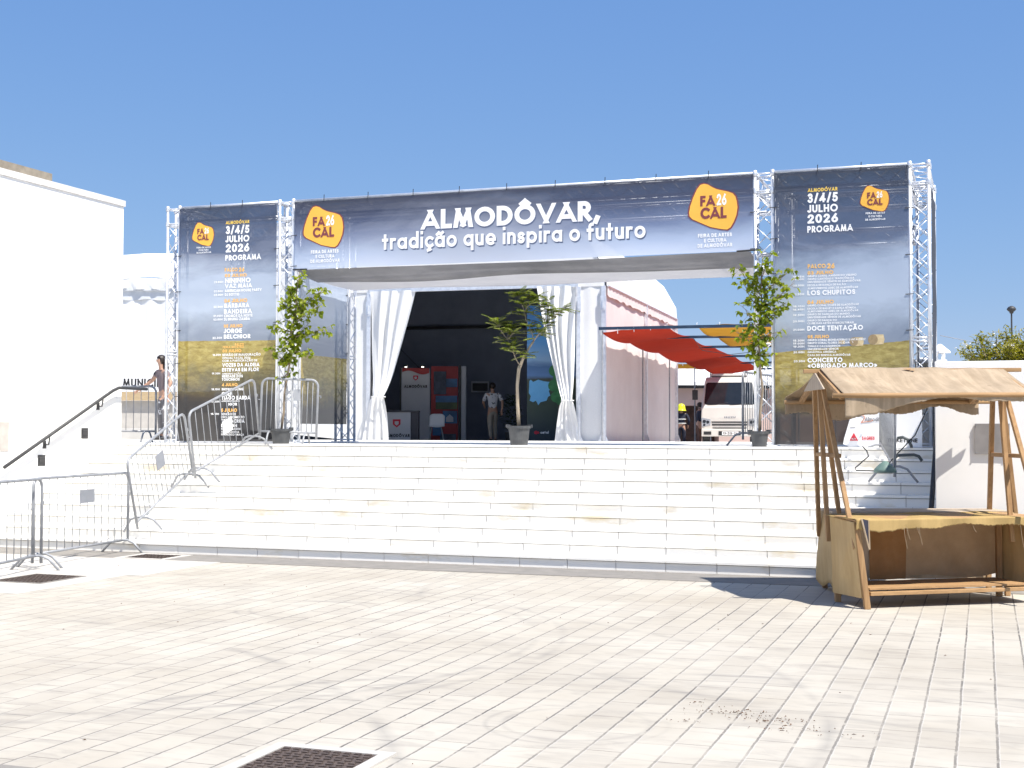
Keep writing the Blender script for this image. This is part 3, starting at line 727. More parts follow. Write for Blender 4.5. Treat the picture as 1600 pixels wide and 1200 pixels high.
def wrinkled(x0, x1, z0, z1, y, seed, amp=.012, nu=30, nv=40):
    """a lightly rippled sheet; its surface is kept so that the print's lettering lies on it"""
    def yy(x, z):
        e = min(1, max(0, min((x - x0) / (x1 - x0), (x1 - x) / (x1 - x0), (z - z0) / (z1 - z0), (z1 - z) / (z1 - z0))) * 8)
        return y - .8 * amp * e * (noise.noise(Vector((x * 1.5 + seed, z * .7, seed))) + .35 * noise.noise(Vector((x * 3 + z * 2, z * 1.2, seed + 7))))
    SURF[0] = yy
    m = MB(); m.grid(nu, nv, lambda u, v: (x0 + (x1 - x0) * u, yy(x0 + (x1 - x0) * u, z0 + (z1 - z0) * v), z0 + (z1 - z0) * v)); return m
def front(u, v, d): return (u, SURF[0](u, v) - .0035 - d, v)
BLOB = [(320, 212), (345, 219), (372, 238), (400, 252), (470, 272), (498, 284), (514, 305), (522, 335), (527, 375), (520, 425), (503, 470), (484, 502), (463, 516), (430, 512), (360, 495), (300, 466), (245, 438), (228, 418), (225, 395), (232, 355), (250, 300), (275, 245), (297, 217)]
def emblem(parent, xc, zc, W, H):
    """rounded orange badge reading FA 26 CAL"""
    fx = lambda a: xc + (a - 376) / 302 * W
    fz = lambda a: zc - (a - 364) / 306 * H
    y0 = min(SURF[0](xc + W * a / 6, zc + H * c / 6) for a in range(-3, 4) for c in range(-3, 4)) - .002
    pts = [(fx(a), y0, fz(c)) for a, c in BLOB]
    front = lambda u, v, d: (u, y0 - .0035 - d, v)
    m = MB(); m.prism([(xc + (x - xc) * 1.06, y + .0015, zc + (z - zc) * 1.05) for x, y, z in pts], (0, -.001, 0), 1); m.prism(pts, (0, -.001, 0), 0)
    o = m.build('emblem', [LOGO, MAROON], parent)
    m = MB(); k = W / 302
    text(m, 'FA', fx(296), fz(358), 68 * H / 306, 92 * k, front, .24, 0, .08); text(m, 'CAL', fx(297), fz(441), 74 * H / 306, 163 * k, front, .235, 0, .08)
    text(m, '26', fx(399), fz(357), 74 * H / 306, 60 * k, front, .2, 1, .1)
    m.build('emblem_lettering', [MAROON, INKW], o)
def tie_marks(parent, pts):
    for (x, z, horizontal) in pts:
        m = MB()
        if horizontal: m.tube([(x - .055, GYF - .048, z), (x + .055, GYF - .048, z + .005)], .006, 5)
        else: m.tube([(x, GYF - .05, z - .05), (x + .005, GYF - .05, z + .06)], .006, 5)
        m.build('cable_tie', BLACK, parent)
def lettering(parent, rows, name='lettering', fn=None):
    fn = fn or front
    m = MB()
    for (c, s, x, z, wd, cap) in rows:
        text(m, s, x, z, cap, wd, fn, .225 if cap > .04 else .19, {'w': 0, 'y': 1, 'o': 2}[c])
    return m.build(name, [INKW, INKY, INKO], parent)
BY = GYF - .040
TXT_LEFT = [
    ('y', 'ALMODÓVAR', -11.808, 5.046, 0.442, 0.053), ('w', '3/4/5', -11.806, 4.881, 0.442, 0.138), ('w', 'JULHO', -11.809, 4.744, 0.446, 0.11),
    ('w', '2026', -11.803, 4.579, 0.442, 0.135), ('w', 'PROGRAMA', -11.812, 4.441, 0.671, 0.092), ('o', 'PALCO', -11.82, 4.26, 0.242, 0.061),
    ('o', '26', -11.554, 4.251, 0.102, 0.07), ('o', '03 JULHO', -11.819, 4.168, 0.412, 0.053), ('w', 'NININHO', -11.814, 4.069, 0.482, 0.081),
    ('w', 'VAZ MAIA', -11.813, 3.986, 0.507, 0.071), ('w', 'AMERICAN HOUSE PARTY', -11.817, 3.92, 0.691, 0.046), ('w', 'DJ SOTTO', -11.816, 3.858, 0.272, 0.046),
    ('o', '04 JULHO', -11.825, 3.747, 0.432, 0.06), ('w', 'BÁRBARA', -11.824, 3.659, 0.472, 0.074), ('w', 'BANDEIRA', -11.829, 3.561, 0.527, 0.075),
    ('w', 'CROMOS DA NOITE', -11.828, 3.505, 0.537, 0.046), ('w', 'DJ BRUNO ZAMBA', -11.828, 3.45, 0.488, 0.046), ('w', '22.00H', -12.021, 4.076, 0.173, 0.035),
    ('w', '01.00H', -12.023, 3.923, 0.172, 0.036), ('w', '03.00H', -12.023, 3.863, 0.173, 0.035), ('w', '22.00H', -12.027, 3.664, 0.173, 0.036),
    ('w', '01.00H', -12.029, 3.514, 0.172, 0.035), ('w', '03.00H', -12.028, 3.455, 0.172, 0.035), ('o', '05 JULHO', -11.831, 3.332, 0.352, 0.056),
    ('w', 'JORGE', -11.83, 3.242, 0.342, 0.074), ('w', 'BELCHIOR', -11.829, 3.15, 0.502, 0.07), ('w', '22.30H', -12.041, 3.15, 0.176, 0.036),
    ('o', 'PALCO', -11.616, 3.027, 0.17, 0.046), ('o', 'FEIRA MOSTRA', -11.847, 2.995, 0.402, 0.035), ('o', '03 JULHO', -11.85, 2.924, 0.355, 0.049),
    ('w', 'SESSÃO DE INAUGURAÇÃO', -11.852, 2.864, 0.716, 0.039), ('w', 'OFICIAL FACAL 2026', -11.851, 2.815, 0.527, 0.035), ('w', 'COM A PARTICIPAÇÃO DE', -11.851, 2.769, 0.656, 0.035),
    ('w', 'VOZES DA ALDEIA', -11.85, 2.687, 0.696, 0.06), ('w', 'ESTEVAS EM FLOR', -11.853, 2.608, 0.689, 0.06), ('w', 'APRESENTAÇÃO', -11.853, 2.56, 0.362, 0.025),
    ('w', 'HERDADE DOS', -11.852, 2.509, 0.391, 0.046), ('w', 'TOUCINHOS', -11.856, 2.456, 0.336, 0.046), ('o', '4 JULHO', -11.851, 2.366, 0.292, 0.05),
    ('w', 'SHOWCOOKING', -11.856, 2.296, 0.407, 0.042), ('w', 'CHEF', -11.855, 2.21, 0.197, 0.063), ('w', 'TIAGO BARDA', -11.858, 2.144, 0.54, 0.064),
    ('w', 'APRESENTAÇÃO', -11.858, 2.109, 0.341, 0.025), ('w', 'IGOR', -11.726, 2.047, 0.16, 0.046), ('o', '5 JULHO', -11.86, 1.944, 0.295, 0.056),
    ('w', 'SESSÃO DE', -11.862, 1.889, 0.278, 0.039), ('w', 'ESCLARECIMENTO', -11.861, 1.838, 0.437, 0.039), ('w', 'TERRACRUA', -11.86, 1.766, 0.437, 0.056),
    ('w', 'DESIGN', -11.86, 1.692, 0.298, 0.056), ('w', 'NUNO MAMEDE', -11.859, 1.648, 0.367, 0.032), ('w', 'TIAGO LUCENA', -11.859, 1.599, 0.338, 0.031),
    ('w', 'FRANCISCO GRAÇA', -11.858, 1.556, 0.427, 0.032), ('w', '18.00H', -12.034, 2.87, 0.152, 0.032), ('w', '19.30H', -12.045, 2.563, 0.156, 0.031),
    ('w', '18.15H', -12.048, 2.301, 0.152, 0.032), ('w', '19.30H', -12.05, 2.098, 0.152, 0.032), ('w', '15.15H', -12.058, 1.895, 0.152, 0.031),
]
TXT_RIGHT = [
    ('y', 'ALMODÓVAR', -2.336, 5.047, 0.413, 0.051), ('w', '3/4/5', -2.339, 4.891, 0.42, 0.136), ('w', 'JULHO', -2.34, 4.752, 0.421, 0.11),
    ('w', '2026', -2.34, 4.598, 0.423, 0.129), ('w', 'PROGRAMA', -2.345, 4.467, 0.63, 0.095), ('o', 'PALCO', -2.342, 3.958, 0.25, 0.06),
    ('o', '26', -2.069, 3.947, 0.101, 0.073), ('o', '03 JULHO', -2.345, 3.868, 0.361, 0.051), ('w', 'GRUPO CORAL AMIGOS DO VISANO', -2.345, 3.833, 0.676, 0.029),
    ('w', 'GRUPO CANTIGAS E TRADIÇÕES DA', -2.346, 3.791, 0.646, 0.029), ('w', 'UNIVERSIDADE SÉNIOR DE ALMODÔVAR', -2.346, 3.75, 0.73, 0.029), ('w', 'ESCOLA DE DANÇA DE SALÃO', -2.346, 3.704, 0.531, 0.028),
    ('w', 'ALMOVIMENTO ADEC DE ALMODÔVAR', -2.346, 3.659, 0.695, 0.029), ('w', 'LOS CHUPITOS', -2.348, 3.574, 0.662, 0.071), ('o', '04 JULHO', -2.349, 3.45, 0.367, 0.054),
    ('w', 'GRUPO CORAL VOZES DE ALMODÔVAR', -2.348, 3.416, 0.707, 0.029), ('w', 'ESCOLA DE BALLET E DANÇA RÍTMICA', -2.348, 3.372, 0.669, 0.028), ('w', 'ALMOVIMENTO ADEC DE ALMODÔVAR', -2.348, 3.332, 0.699, 0.028),
    ('w', 'GRUPO DE DANÇAS DO MUNDO', -2.348, 3.289, 0.584, 0.028), ('w', 'UNIVERSIDADE SÉNIOR DE ALMODÔVAR', -2.348, 3.247, 0.734, 0.029), ('w', 'GRUPO DE DANÇA DO', -2.349, 3.203, 0.408, 0.028),
    ('w', 'CLUBE DAS ARTES INTERCULTURAIS', -2.349, 3.163, 0.638, 0.028), ('w', 'DOCE TENTAÇÃO', -2.351, 3.07, 0.766, 0.07), ('o', '05 JULHO', -2.347, 2.962, 0.296, 0.048),
    ('w', 'GRUPO CORAL MONDADEIRAS SANTA CRUZ', -2.347, 2.924, 0.795, 0.028), ('w', 'GRUPO CORAL FLORES DO CAMPO', -2.347, 2.882, 0.627, 0.029), ('w', 'TUNAS E CAVAQUINHOS', -2.347, 2.838, 0.45, 0.028),
    ('w', 'UNIVERSIDADE SÉNIOR', -2.348, 2.796, 0.427, 0.029), ('w', 'GINÁSTICA AERÓBICA', -2.348, 2.755, 0.396, 0.029), ('w', 'CASA DO BENFICA ALMODÔVAR', -2.348, 2.71, 0.588, 0.029),
    ('w', 'CONCERTO', -2.35, 2.621, 0.482, 0.067), ('w', '«OBRIGADO MARCO»', -2.349, 2.545, 0.953, 0.063), ('w', '18.15H', -2.547, 3.83, 0.155, 0.029),
    ('w', '19.00H', -2.547, 3.792, 0.154, 0.029), ('w', '20.00H', -2.547, 3.705, 0.154, 0.029), ('w', '21.30H', -2.548, 3.58, 0.154, 0.029),
    ('w', '18.15H', -2.549, 3.408, 0.158, 0.028), ('w', '18.45H', -2.549, 3.363, 0.157, 0.029), ('w', '19.30H', -2.549, 3.283, 0.157, 0.029),
    ('w', '20.00H', -2.55, 3.195, 0.157, 0.029), ('w', '21.00H', -2.55, 3.075, 0.157, 0.029), ('w', '18.30H', -2.551, 2.921, 0.157, 0.029),
    ('w', '19.00H', -2.551, 2.88, 0.157, 0.028), ('w', '19.30H', -2.547, 2.835, 0.153, 0.029), ('w', '20.00H', -2.547, 2.755, 0.152, 0.029),
    ('w', '20.30H', -2.541, 2.627, 0.15, 0.029),
]
pb = thing('programme_banner', 'printed programme banner at the left end of the gate naming NININHO VAZ MAIA', 'banner', (-11.8, BY, ZL), 0, 'programme banners on the gate')
wrinkled(-12.70, -10.86, 1.46, 5.345, BY, 3).build('print', BANL, pb, True)
lettering(pb, TXT_LEFT)
lettering(pb, [('w', 'FEIRA DE ARTES', -12.361, 4.667, 0.272, 0.026), ('w', 'E CULTURA', -12.317, 4.625, 0.184, 0.026), ('w', 'DE ALMODÓVAR', -12.36, 4.583, 0.276, 0.026)], 'small_lettering')
emblem(pb, -12.24, 4.90, .41, .40)
tie_marks(pb, [(-12.71, z, 1) for z in (4.55, 3.95, 3.3, 2.75, 2.2)] + [(-10.85, z, 1) for z in (4.6, 4.0, 3.4, 2.8)] + [(-12.1, 5.37, 0), (-11.5, 5.37, 0)])
pb2 = thing('programme_banner', 'printed programme banner at the right end of the gate naming LOS CHUPITOS', 'banner', (-1.9, BY, ZL), 0, 'programme banners on the gate')
wrinkled(-2.81, -.965, 1.46, 5.345, BY, 11).build('print', BANR, pb2, True)
lettering(pb2, TXT_RIGHT)
lettering(pb2, [('w', 'FEIRA DE ARTES', -1.539, 4.69, 0.261, 0.027), ('w', 'E CULTURA', -1.499, 4.645, 0.181, 0.027), ('w', 'DE ALMODÔVAR', -1.543, 4.60, 0.269, 0.027)], 'small_lettering')
emblem(pb2, -1.416, 4.905, .385, .37)
STRAW = mat('straw_print', (.62, .5, .3), (.5, .38, .2), .8, scale=20); STRAWD = mat('straw_end_print', (.33, .24, .13), (.26, .19, .1), .8, scale=30)
for (x, z, s) in ((-1.86, 2.90, .06), (-1.64, 2.905, .13), (-1.37, 2.93, .15)):                       # round bales printed on the field
    m = MB(); k = 14
    m.prism([(x - s * .55 + s * .45 * math.cos(a * 6.283 / k), SURF[0](x, z) - .0022, z + .48 * s * math.sin(a * 6.283 / k)) for a in range(k)], (0, -.0004, 0), 1)
    m.prism([(x - s * .5, SURF[0](x, z) - .0016, z - .48 * s), (x + s * .4, SURF[0](x, z) - .0016, z - .44 * s), (x + s * .5, SURF[0](x, z) - .0016, z), (x + s * .4, SURF[0](x, z) - .0016, z + .46 * s), (x - s * .5, SURF[0](x, z) - .0016, z + .48 * s)], (0, -.0003, 0), 0)
    m.build('printed_bale', [STRAW, STRAWD], pb2)
tie_marks(pb2, [(-.955, z, 1) for z in (4.75, 4.1, 3.55, 3.05)] + [(-2.82, z, 1) for z in (4.85, 4.4, 3.9, 3.3)] + [(-2.2, 5.37, 0), (-1.6, 5.37, 0)])
mb_ = thing('title_banner', 'wide blue printed banner over the entrance reading ALMODÔVAR, tradição que inspira o futuro', 'banner', (-6.8, BY, 4.24))
wrinkled(-10.53, -3.11, 4.245, 5.345, BY, 21, .008, 80, 14).build('print', BANM, mb_, True)
m = MB(); SHADE = mat('slate_ink', (.10, .13, .22), (.09, .12, .2), .8, scale=2)
text(m, 'ALMODÔVAR,', -8.297, 4.793, .305, 2.90, front, .23, 0, .08)
text(m, 'tradição que inspira o futuro', -8.967, 4.503, .255, 4.27, front, .19, 0, .13)
m.build('title_lettering', INKW, mb_)
m = MB()
sh = lambda u, v, d: (u + .014, SURF[0](u, v) - .0012 - d * .3, v - .022)
text(m, 'ALMODÔVAR,', -8.297, 4.793, .305, 2.90, sh, .23, 0, .08); text(m, 'tradição que inspira o futuro', -8.967, 4.503, .255, 4.27, sh, .19, 0, .13)
m.build('printed_drop_shadow', SHADE, mb_)  # drop shadow of the letters, a darker offset copy within the print
lettering(mb_, [('w', 'FEIRA DE ARTES', -10.23, 4.493, 0.497, 0.054), ('w', 'E CULTURA', -10.145, 4.417, 0.338, 0.054), ('w', 'DE ALMODÔVAR', -10.237, 4.343, 0.522, 0.054),
                ('w', 'FEIRA DE ARTES', -3.914, 4.468, 0.496, 0.054), ('w', 'E CULTURA', -3.825, 4.394, 0.328, 0.054), ('w', 'DE ALMODÔVAR', -3.92, 4.320, 0.507, 0.054)], 'small_lettering')
emblem(mb_, -10.01, 4.92, .71, .68); emblem(mb_, -3.69, 4.91, .71, .69)
tie_marks(mb_, [(-10.54, z, 1) for z in (4.8, 4.3)] + [(-3.1, z, 1) for z in (4.8, 4.27)] + [(-10.0 + k * .78, 5.38, 0) for k in range(9)])
# side banners hung inside the gate, between its front and rear towers
DARKB = cloth('dark_banner_back', (.09, .10, .125), (.07, .08, .1), .1, 90, 2)
def side_panel(x, label, z0=1.62, z1=4.9, mt=None):
    t = thing('side_banner', label, 'banner', (x, 20.5, ZL), 0, 'side banners of the gate')
    m = MB(); m.grid(14, 30, lambda u, v: (x + .01 * noise.noise(Vector((u * 4, v * 6, x))), GYF + .28 + (GYR - GYF - .30) * u, z0 + (z1 - z0) * v)); m.build('print', mt or BANS, t, True)
    for k in range(10):
        z = z0 + .2 + (k // 2) * (z1 - z0 - .4) / 4; y = GYF + .24 if k % 2 else GYR - .07
        m = MB(); m.tube([(x, y, z), (x, y + .09, z + .01)], .007, 5); m.build('cable_tie', BLACK, t)
side_panel(-10.60, 'dim wheat-field side banner inside the gate behind the left potted tree', 1.75, 4.22)
side_panel(-.67, 'narrow printed side banner closing the right outer end of the gate', 1.5, 5.1, DARKB)
# cloth ceiling stretched under the gate
CANOPY = cloth('white_canopy_cloth', (.70, .70, .73), (.62, .62, .66), .08, 120, 1.5)
t_ = thing('cloth_canopy', 'white cloth ceiling stretched beneath the title banner of the gate', 'canopy', (-6.8, 20.5, 4.2))
def can(u, v):
    x = -10.5 + 7.35 * u; y = GYF - .03 + (GYR + .17 - GYF) * v
    z = 4.245 + (4.13 - 4.245) * v - .07 * math.sin(math.pi * min(1, v * 1.0)) - .022 * noise.noise(Vector((x * .5, v * 5 + x * .2, 2))) - .014 * math.sin(v * 19 + x * .7) * math.sin(math.pi * u)
    return (x, y, z)
m = MB(); m.grid(90, 18, lambda u, v: can(u, .30 + .05 * math.sin(u * 9) * math.sin(u * 3) + (.70 - .05 * math.sin(u * 9) * math.sin(u * 3)) * v)); m.build('cloth', CANOPY, t_, True)
FLAP = cloth('grey_backing_cloth', (.30, .30, .315), (.22, .22, .235), .12, 120, 2)
m = MB(); m.grid(90, 12, lambda u, v: (lambda p: (p[0], p[1], p[2] - .012 - .02 * v))(can(u, (.34 + .06 * math.sin(u * 9) * math.sin(u * 3) + .05 * u) * v))); m.build('front_flap', FLAP, t_, True)
m = MB(); m.tube([(-10.55, GYF - .05, 4.245), (-10.30, GYF - .05, 4.243)], .014, 6); m.tube([(-3.35, GYF - .05, 4.243), (-3.0, GYF - .05, 4.255)], .014, 6); m.build('edge_cord', BLACK, t_)

# ================================================================== THE MARQUEE BEHIND THE GATE
TC = Vector((-8.73, 31.8, 1.33)); TRZ = R(3.1)
def tl(x, y, z):
    """tent axes: x to the right along its front, y into its depth, from its front right corner on the ground"""
    return (TC.x + x * math.cos(TRZ) - y * math.sin(TRZ), TC.y + x * math.sin(TRZ) + y * math.cos(TRZ), TC.z + z)
def tmap(mb): mb.v = [tl(*p) for p in mb.v]; return mb
PVC = cloth('white_tent_cloth', (.84, .84, .83), (.79, .79, .78), .10, 60, 1.2)
PVC_REDLIT = cloth('red_lit_tent_cloth', (.85, .78, .76), (.78, .70, .68), .12, 60, 1.2)  # white cloth; red light reflected from the sail is tinted into its colour
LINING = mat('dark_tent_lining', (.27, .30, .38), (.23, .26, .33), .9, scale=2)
TW, TD, EV = 10.2, 10.5, 3.85
tent = thing('marquee', 'big white event marquee behind the gate with its front curtains tied open', 'marquee', tl(-TW / 2, 0, 0))
def quadgrid(a, b_, c, d, nu, nv, amp, seed):
    """wavy cloth between four corners (a-b along the bottom, d-c along the top)"""
    a, b_, c, d = map(Vector, (a, b_, c, d)); n = (b_ - a).cross(d - a).normalized(); L = (b_ - a).length
    def fn(u, v):
        p = a.lerp(b_, u).lerp(d.lerp(c, u), v)
        e = min(1, min(u, 1 - u) * 6)
        return p + n * amp * e * (noise.noise(Vector((u * L * 1.6, v * 1.3 + seed, seed))) + .6 * noise.noise(Vector((u * L * 5, v * .9, seed + 3))))
    m = MB(); m.grid(nu, nv, fn); return m
# side walls, back wall, front bays
tmap(quadgrid((0, .05, 0), (0, TD, -.15), (0, TD, EV), (0, .05, EV), 40, 24, .05, 1)).build('side_wall', PVC_REDLIT, tent, True)
tmap(quadgrid((-TW, .05, 0), (-TW, TD, 0), (-TW, TD, EV), (-TW, .05, EV), 20, 10, .03, 2)).build('side_wall', PVC, tent, True)
tmap(quadgrid((-TW, TD, -.2), (0, TD, -.2), (0, TD, EV), (-TW, TD, EV), 40, 12, .03, 3)).build('back_wall', PVC, tent, True)
tmap(quadgrid((-.68, 0, 0), (-.02, 0, 0), (-.02, 0, EV + .02), (-.68, 0, EV + .02), 16, 20, .035, 4)).build('front_bay', PVC, tent, True)
tmap(quadgrid((-TW, 0, .35), (-6.2, 0, .0), (-6.2, 0, EV + .02), (-TW, 0, EV + .02), 16, 20, .05, 5)).build('front_bay', PVC, tent, True)
# blackout lining inside
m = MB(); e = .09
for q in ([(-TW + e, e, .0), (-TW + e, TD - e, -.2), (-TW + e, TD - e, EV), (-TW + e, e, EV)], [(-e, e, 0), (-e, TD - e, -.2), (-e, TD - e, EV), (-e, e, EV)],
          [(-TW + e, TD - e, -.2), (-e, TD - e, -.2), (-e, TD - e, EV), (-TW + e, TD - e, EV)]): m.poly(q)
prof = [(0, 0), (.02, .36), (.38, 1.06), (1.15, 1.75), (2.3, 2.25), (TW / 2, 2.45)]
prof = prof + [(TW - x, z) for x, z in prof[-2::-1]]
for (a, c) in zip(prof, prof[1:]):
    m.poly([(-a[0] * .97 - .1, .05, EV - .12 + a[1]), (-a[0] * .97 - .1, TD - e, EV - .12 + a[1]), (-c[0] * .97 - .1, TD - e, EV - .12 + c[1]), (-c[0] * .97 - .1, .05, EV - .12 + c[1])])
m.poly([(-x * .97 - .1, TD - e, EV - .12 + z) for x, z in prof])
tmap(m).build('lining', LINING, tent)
m = MB()
k = len(prof)
for (a, c) in zip(prof, prof[1:]):
    m.grid(1, 24, lambda u, v: (-(a[0] + (c[0] - a[0]) * u) + (.05 if a[0] + c[0] < TW else -.05) * (1 if (a[1] + (c[1] - a[1]) * u) < .5 else .3), -.06 + (TD + .12) * v, EV + a[1] + (c[1] - a[1]) * u + .012 * math.sin(v * 15)))
m.poly([(-x, -.02, EV + z) for x, z in prof]); m.poly([(-x, TD + .02, EV + z) for x, z in prof])
tmap(m).build('roof', PVC, tent)
m = MB(); m.grid(90, 3, lambda u, v: (.055 + .012 * math.sin(u * 160) * v, TD * u, EV - .22 * (1 - v) * (1 + .16 * abs(math.sin(u * 34)) + .05 * math.sin(u * 90)))); tmap(m).build('valance', PVC_REDLIT, tent, True)
m = MB(); m.tube([(.07, 0, EV + .01), (.07, TD, EV + .01)], .025, 6); tmap(m).build('eave_rail', ALU, tent)
# columns
for (x, y) in ((-.66, -.03), (-.03, -.03), (-6.2, -.03), (-TW + .03, -.03), (.03, 5.2), (.03, TD)):
    m = MB(); m.box(x - .055, x + .055, y - .05, y + .05, -.02, EV); m.box(x - .12, x + .12, y - .12, y + .12, -.03, .02)
    m.prism([(x - .055, y - .05, .02), (x - .14, y - .09, .02), (x - .055, y - .05, .22)], (0, .03, 0))
    m.prism([(x + .055, y - .05, .02), (x + .14, y - .09, .02), (x + .055, y - .05, .22)], (0, .03, 0))
    m.box(x - .07, x + .07, y - .075, y - .05, 3.25, 3.6); m.box(x - .02, x + .02, y - .10, y - .07, 3.3, 3.5)
    tmap(m).build('column', ALU, tent, bevel=.004)
m = MB(); m.bar((-6.2, -.03, EV + .06), (-.66, -.03, EV + .06), .1, .14); tmap(m).build('front_beam', ALU, tent)
for (p, q, a) in (((-TW + .15, TD - .2, EV - .12), (-.15, TD - .2, EV - .12), .1), ((-TW + .2, TD - .18, EV - .15), (-TW + 2.3, TD - .18, 1.7), .015), ((-.9, TD - .18, EV - .55), (-2.9, TD - .18, 1.7), .015)):
    m = MB(); m.bar(p, q, a); tmap(m).build('inner_beam' if a > .05 else 'guy_wire', BLACK, tent)
# curtains
def curtain(xo, xt0, xt1, xg, flare, zg, label, flip):
    def fn(u, v):
        z = (EV + .02) * v
        if v > zg:
            f = (v - zg) / (1 - zg); f = f ** .8
            a = xg[0] + (xt0 - xg[0]) * f; b_ = xg[1] + (xt1 - xg[1]) * f
        else:
            f = (zg - v) / zg; f = f ** .55
            a = xg[0] + (flare[0] - xg[0]) * f; b_ = xg[1] + (flare[1] - xg[1]) * f
        g = abs(v - zg)
        x = a + (b_ - a) * u
        amp = (.03 + .05 * min(1, g * 2)) * (.45 + .9 * abs(noise.noise(Vector((u * 3.1, v * .8, xo * 5)))) * 1.6)
        y = -.12 + amp * math.sin(u * 21 + 6 * noise.noise(Vector((u * 2.2, v * .9, xo))) + 2.2 * math.sin(v * 3)) + .05 * noise.noise(Vector((u * 4, v * 3, xo))) - .10 * math.exp(-(g * 12) ** 2)
        return (x, y, z)
    m = MB(); m.grid(110, 60, fn)
    o = tmap(m).build('curtain', PVC, tent, True)
    xm = (xg[0] + xg[1]) / 2; hw = abs(xg[1] - xg[0]) / 2 + .03
    q = MB(); q.tube([tl(xm + hw * math.cos(a * .5236), -.2 + .16 * math.sin(a * .5236), EV * zg) for a in range(12)], .018, 6, closed=True); q.build('curtain_tie', PVC, o)
curtain(1, -6.15, -4.92, (-6.02, -5.72), (-6.35, -5.62), .30, '', 0)
curtain(2, -1.70, -.70, (-1.02, -.78), (-1.25, -.62), .27, '', 1)
# carpeted floor of the tent
m = MB(); m.add([tl(-TW + .05, -.35, .03), tl(0, -.35, .03), tl(0, TD, -.19), tl(-TW + .05, TD, -.19), tl(-TW + .05, -.35, -.1), tl(0, -.35, -.1)], [(0, 1, 2, 3), (4, 5, 1, 0)])
m.build('floor', mat('grey_carpet', (.34, .35, .40), (.28, .29, .33), .95, scale=8), tent)

# ---- inside: exhibition stand of the town
PANELW = mat('exhibition_panel_white', (.55, .56, .60), (.52, .53, .57), .6, scale=3)
PANELR = mat('exhibition_red', (.36, .02, .025), (.31, .015, .02), .5, scale=2)
PHB = mat('printed_blue_sky', (.05, .17, .38), (.03, .09, .2), .5, scale=2.5)
PHG = mat('printed_green_field', (.09, .13, .05), (.04, .06, .03), .5, scale=4)
PHD = mat('printed_dark_town', (.06, .08, .14), (.02, .03, .06), .5, scale=5)
CR = Vector((math.cos(YAW), math.sin(YAW), 0)); CF = Vector((-math.sin(YAW), math.cos(YAW), 0))
def crest(mb, fn, x, z, s):
    mb.poly([fn(x - s, z + s), fn(x + s, z + s), fn(x + s, z - .3 * s), fn(x, z - 1.1 * s), fn(x - s, z - .3 * s)], 0)
    mb.poly([fn(x - .5 * s, z + .5 * s, .002), fn(x + .5 * s, z + .5 * s, .002), fn(x + .5 * s, z - .2 * s, .002), fn(x, z - .6 * s, .002), fn(x - .5 * s, z - .2 * s, .002)], 1)
es = thing('exhibition_stand', 'dim exhibition stand in the marquee with white town panel and red photo panel', 'exhibition stand', (-16, 37.7, 1.22))
EO = Vector((-16.72, 37.54, 1.22))
ef = lambda u, z, d=0: EO + CR * u - CF * (d + .03) + Vector((0, 0, z))
def panel(name, u0, u1, z0, z1, mt, th=.05):
    m = MB(); m.prism([ef(u0, z0, -.03), ef(u1, z0, -.03), ef(u1, z1, -.03), ef(u0, z1, -.03)], CF * th); return m.build(name, mt, es)
panel('white_panel', 0, .86, 0, 2.3, PANELW); panel('red_panel', .9, 1.72, 0, 2.36, PANELR); panel('frame_post', 1.74, 1.80, 0, 2.4, BLACK, .3); panel('frame_post', -.06, -.02, 0, 2.3, BLACK, .1); panel('frame_post', 1.82, 1.96, 0, 2.36, PANELW, .3)
m = MB()
for k in range(20):
    a = k / 20; c = (k + 1) / 20; h = lambda q: 2.18 + .05 * math.sin(q * 6.28) - .03 * q
    m.poly([ef(.02 + .82 * a, h(a), .004), ef(.02 + .82 * c, h(c), .004), ef(.02 + .82 * c, 2.30, .004), ef(.02 + .82 * a, 2.30, .004)])
m.build('red_wave', PANELR, es)
m = MB(); text(m, 'ALMODÔVAR', .08, 1.70, .085, .70, lambda u, v, d: ef(u, v, .006 + d), .24); m.build('panel_lettering', INKK, es)
m = MB(); crest(m, lambda u, v, d=0: ef(u, v, .006 + d), .43, 2.0, .075); m.build('crest', [INKR, PANELW], es)
for (u0, u1, z0, z1, mt) in ((.98, 1.36, 1.5, 2.2, PHD), (1.36, 1.70, 1.72, 1.98, PHB), (1.04, 1.70, 1.05, 1.26, PHG), (1.04, 1.70, 1.26, 1.46, PHB), (.95, 1.22, .25, .85, PHB), (1.26, 1.70, .62, 1.0, PHB), (1.18, 1.66, .05, .3, PHD)):
    m = MB(); m.prism([ef(u0, z0, .004), ef(u1, z0, .004), ef(u1, z1, .004), ef(u0, z1, .004)], -CF * .006)
    m.build('photo_print', mt, es)
m = MB(); m.prism([ef(1.36, .66, .012), ef(1.58, .66, .012), ef(1.58, .80, .012), ef(1.47, .90, .012), ef(1.36, .80, .012)], -CF * .003); m.build('printed_chapel', PANELW, es)
LAMP = bpy.data.materials.new('lit_spot'); LAMP.use_nodes = True
_b = LAMP.node_tree.nodes["Principled BSDF"]; _b.inputs['Emission Color'].default_value = (1, .93, .8, 1); _b.inputs['Emission Strength'].default_value = 6
for u in (.15, .66):
    m = MB(); c = ef(u, 2.36, .22); m.lathe([(0, -.04), (.05, -.03), (.055, .02), (0, .03)], c, 10); o = m.build('spot_lamp', BLACK, es)
    m = MB(); m.lathe([(0, -.045), (.035, -.045), (.03, -.03)], c - CF * .02, 10); m.build('bulb', LAMP, o)
ct = thing('reception_counter', 'white reception counter with red crest beside the left curtain inside the marquee', 'counter', (-15.6, 34.8, 1.3))
CO = Vector((-15.98, 34.67, 1.28)); cf = lambda u, z, d=0: CO + CR * u - CF * d + Vector((0, 0, z))
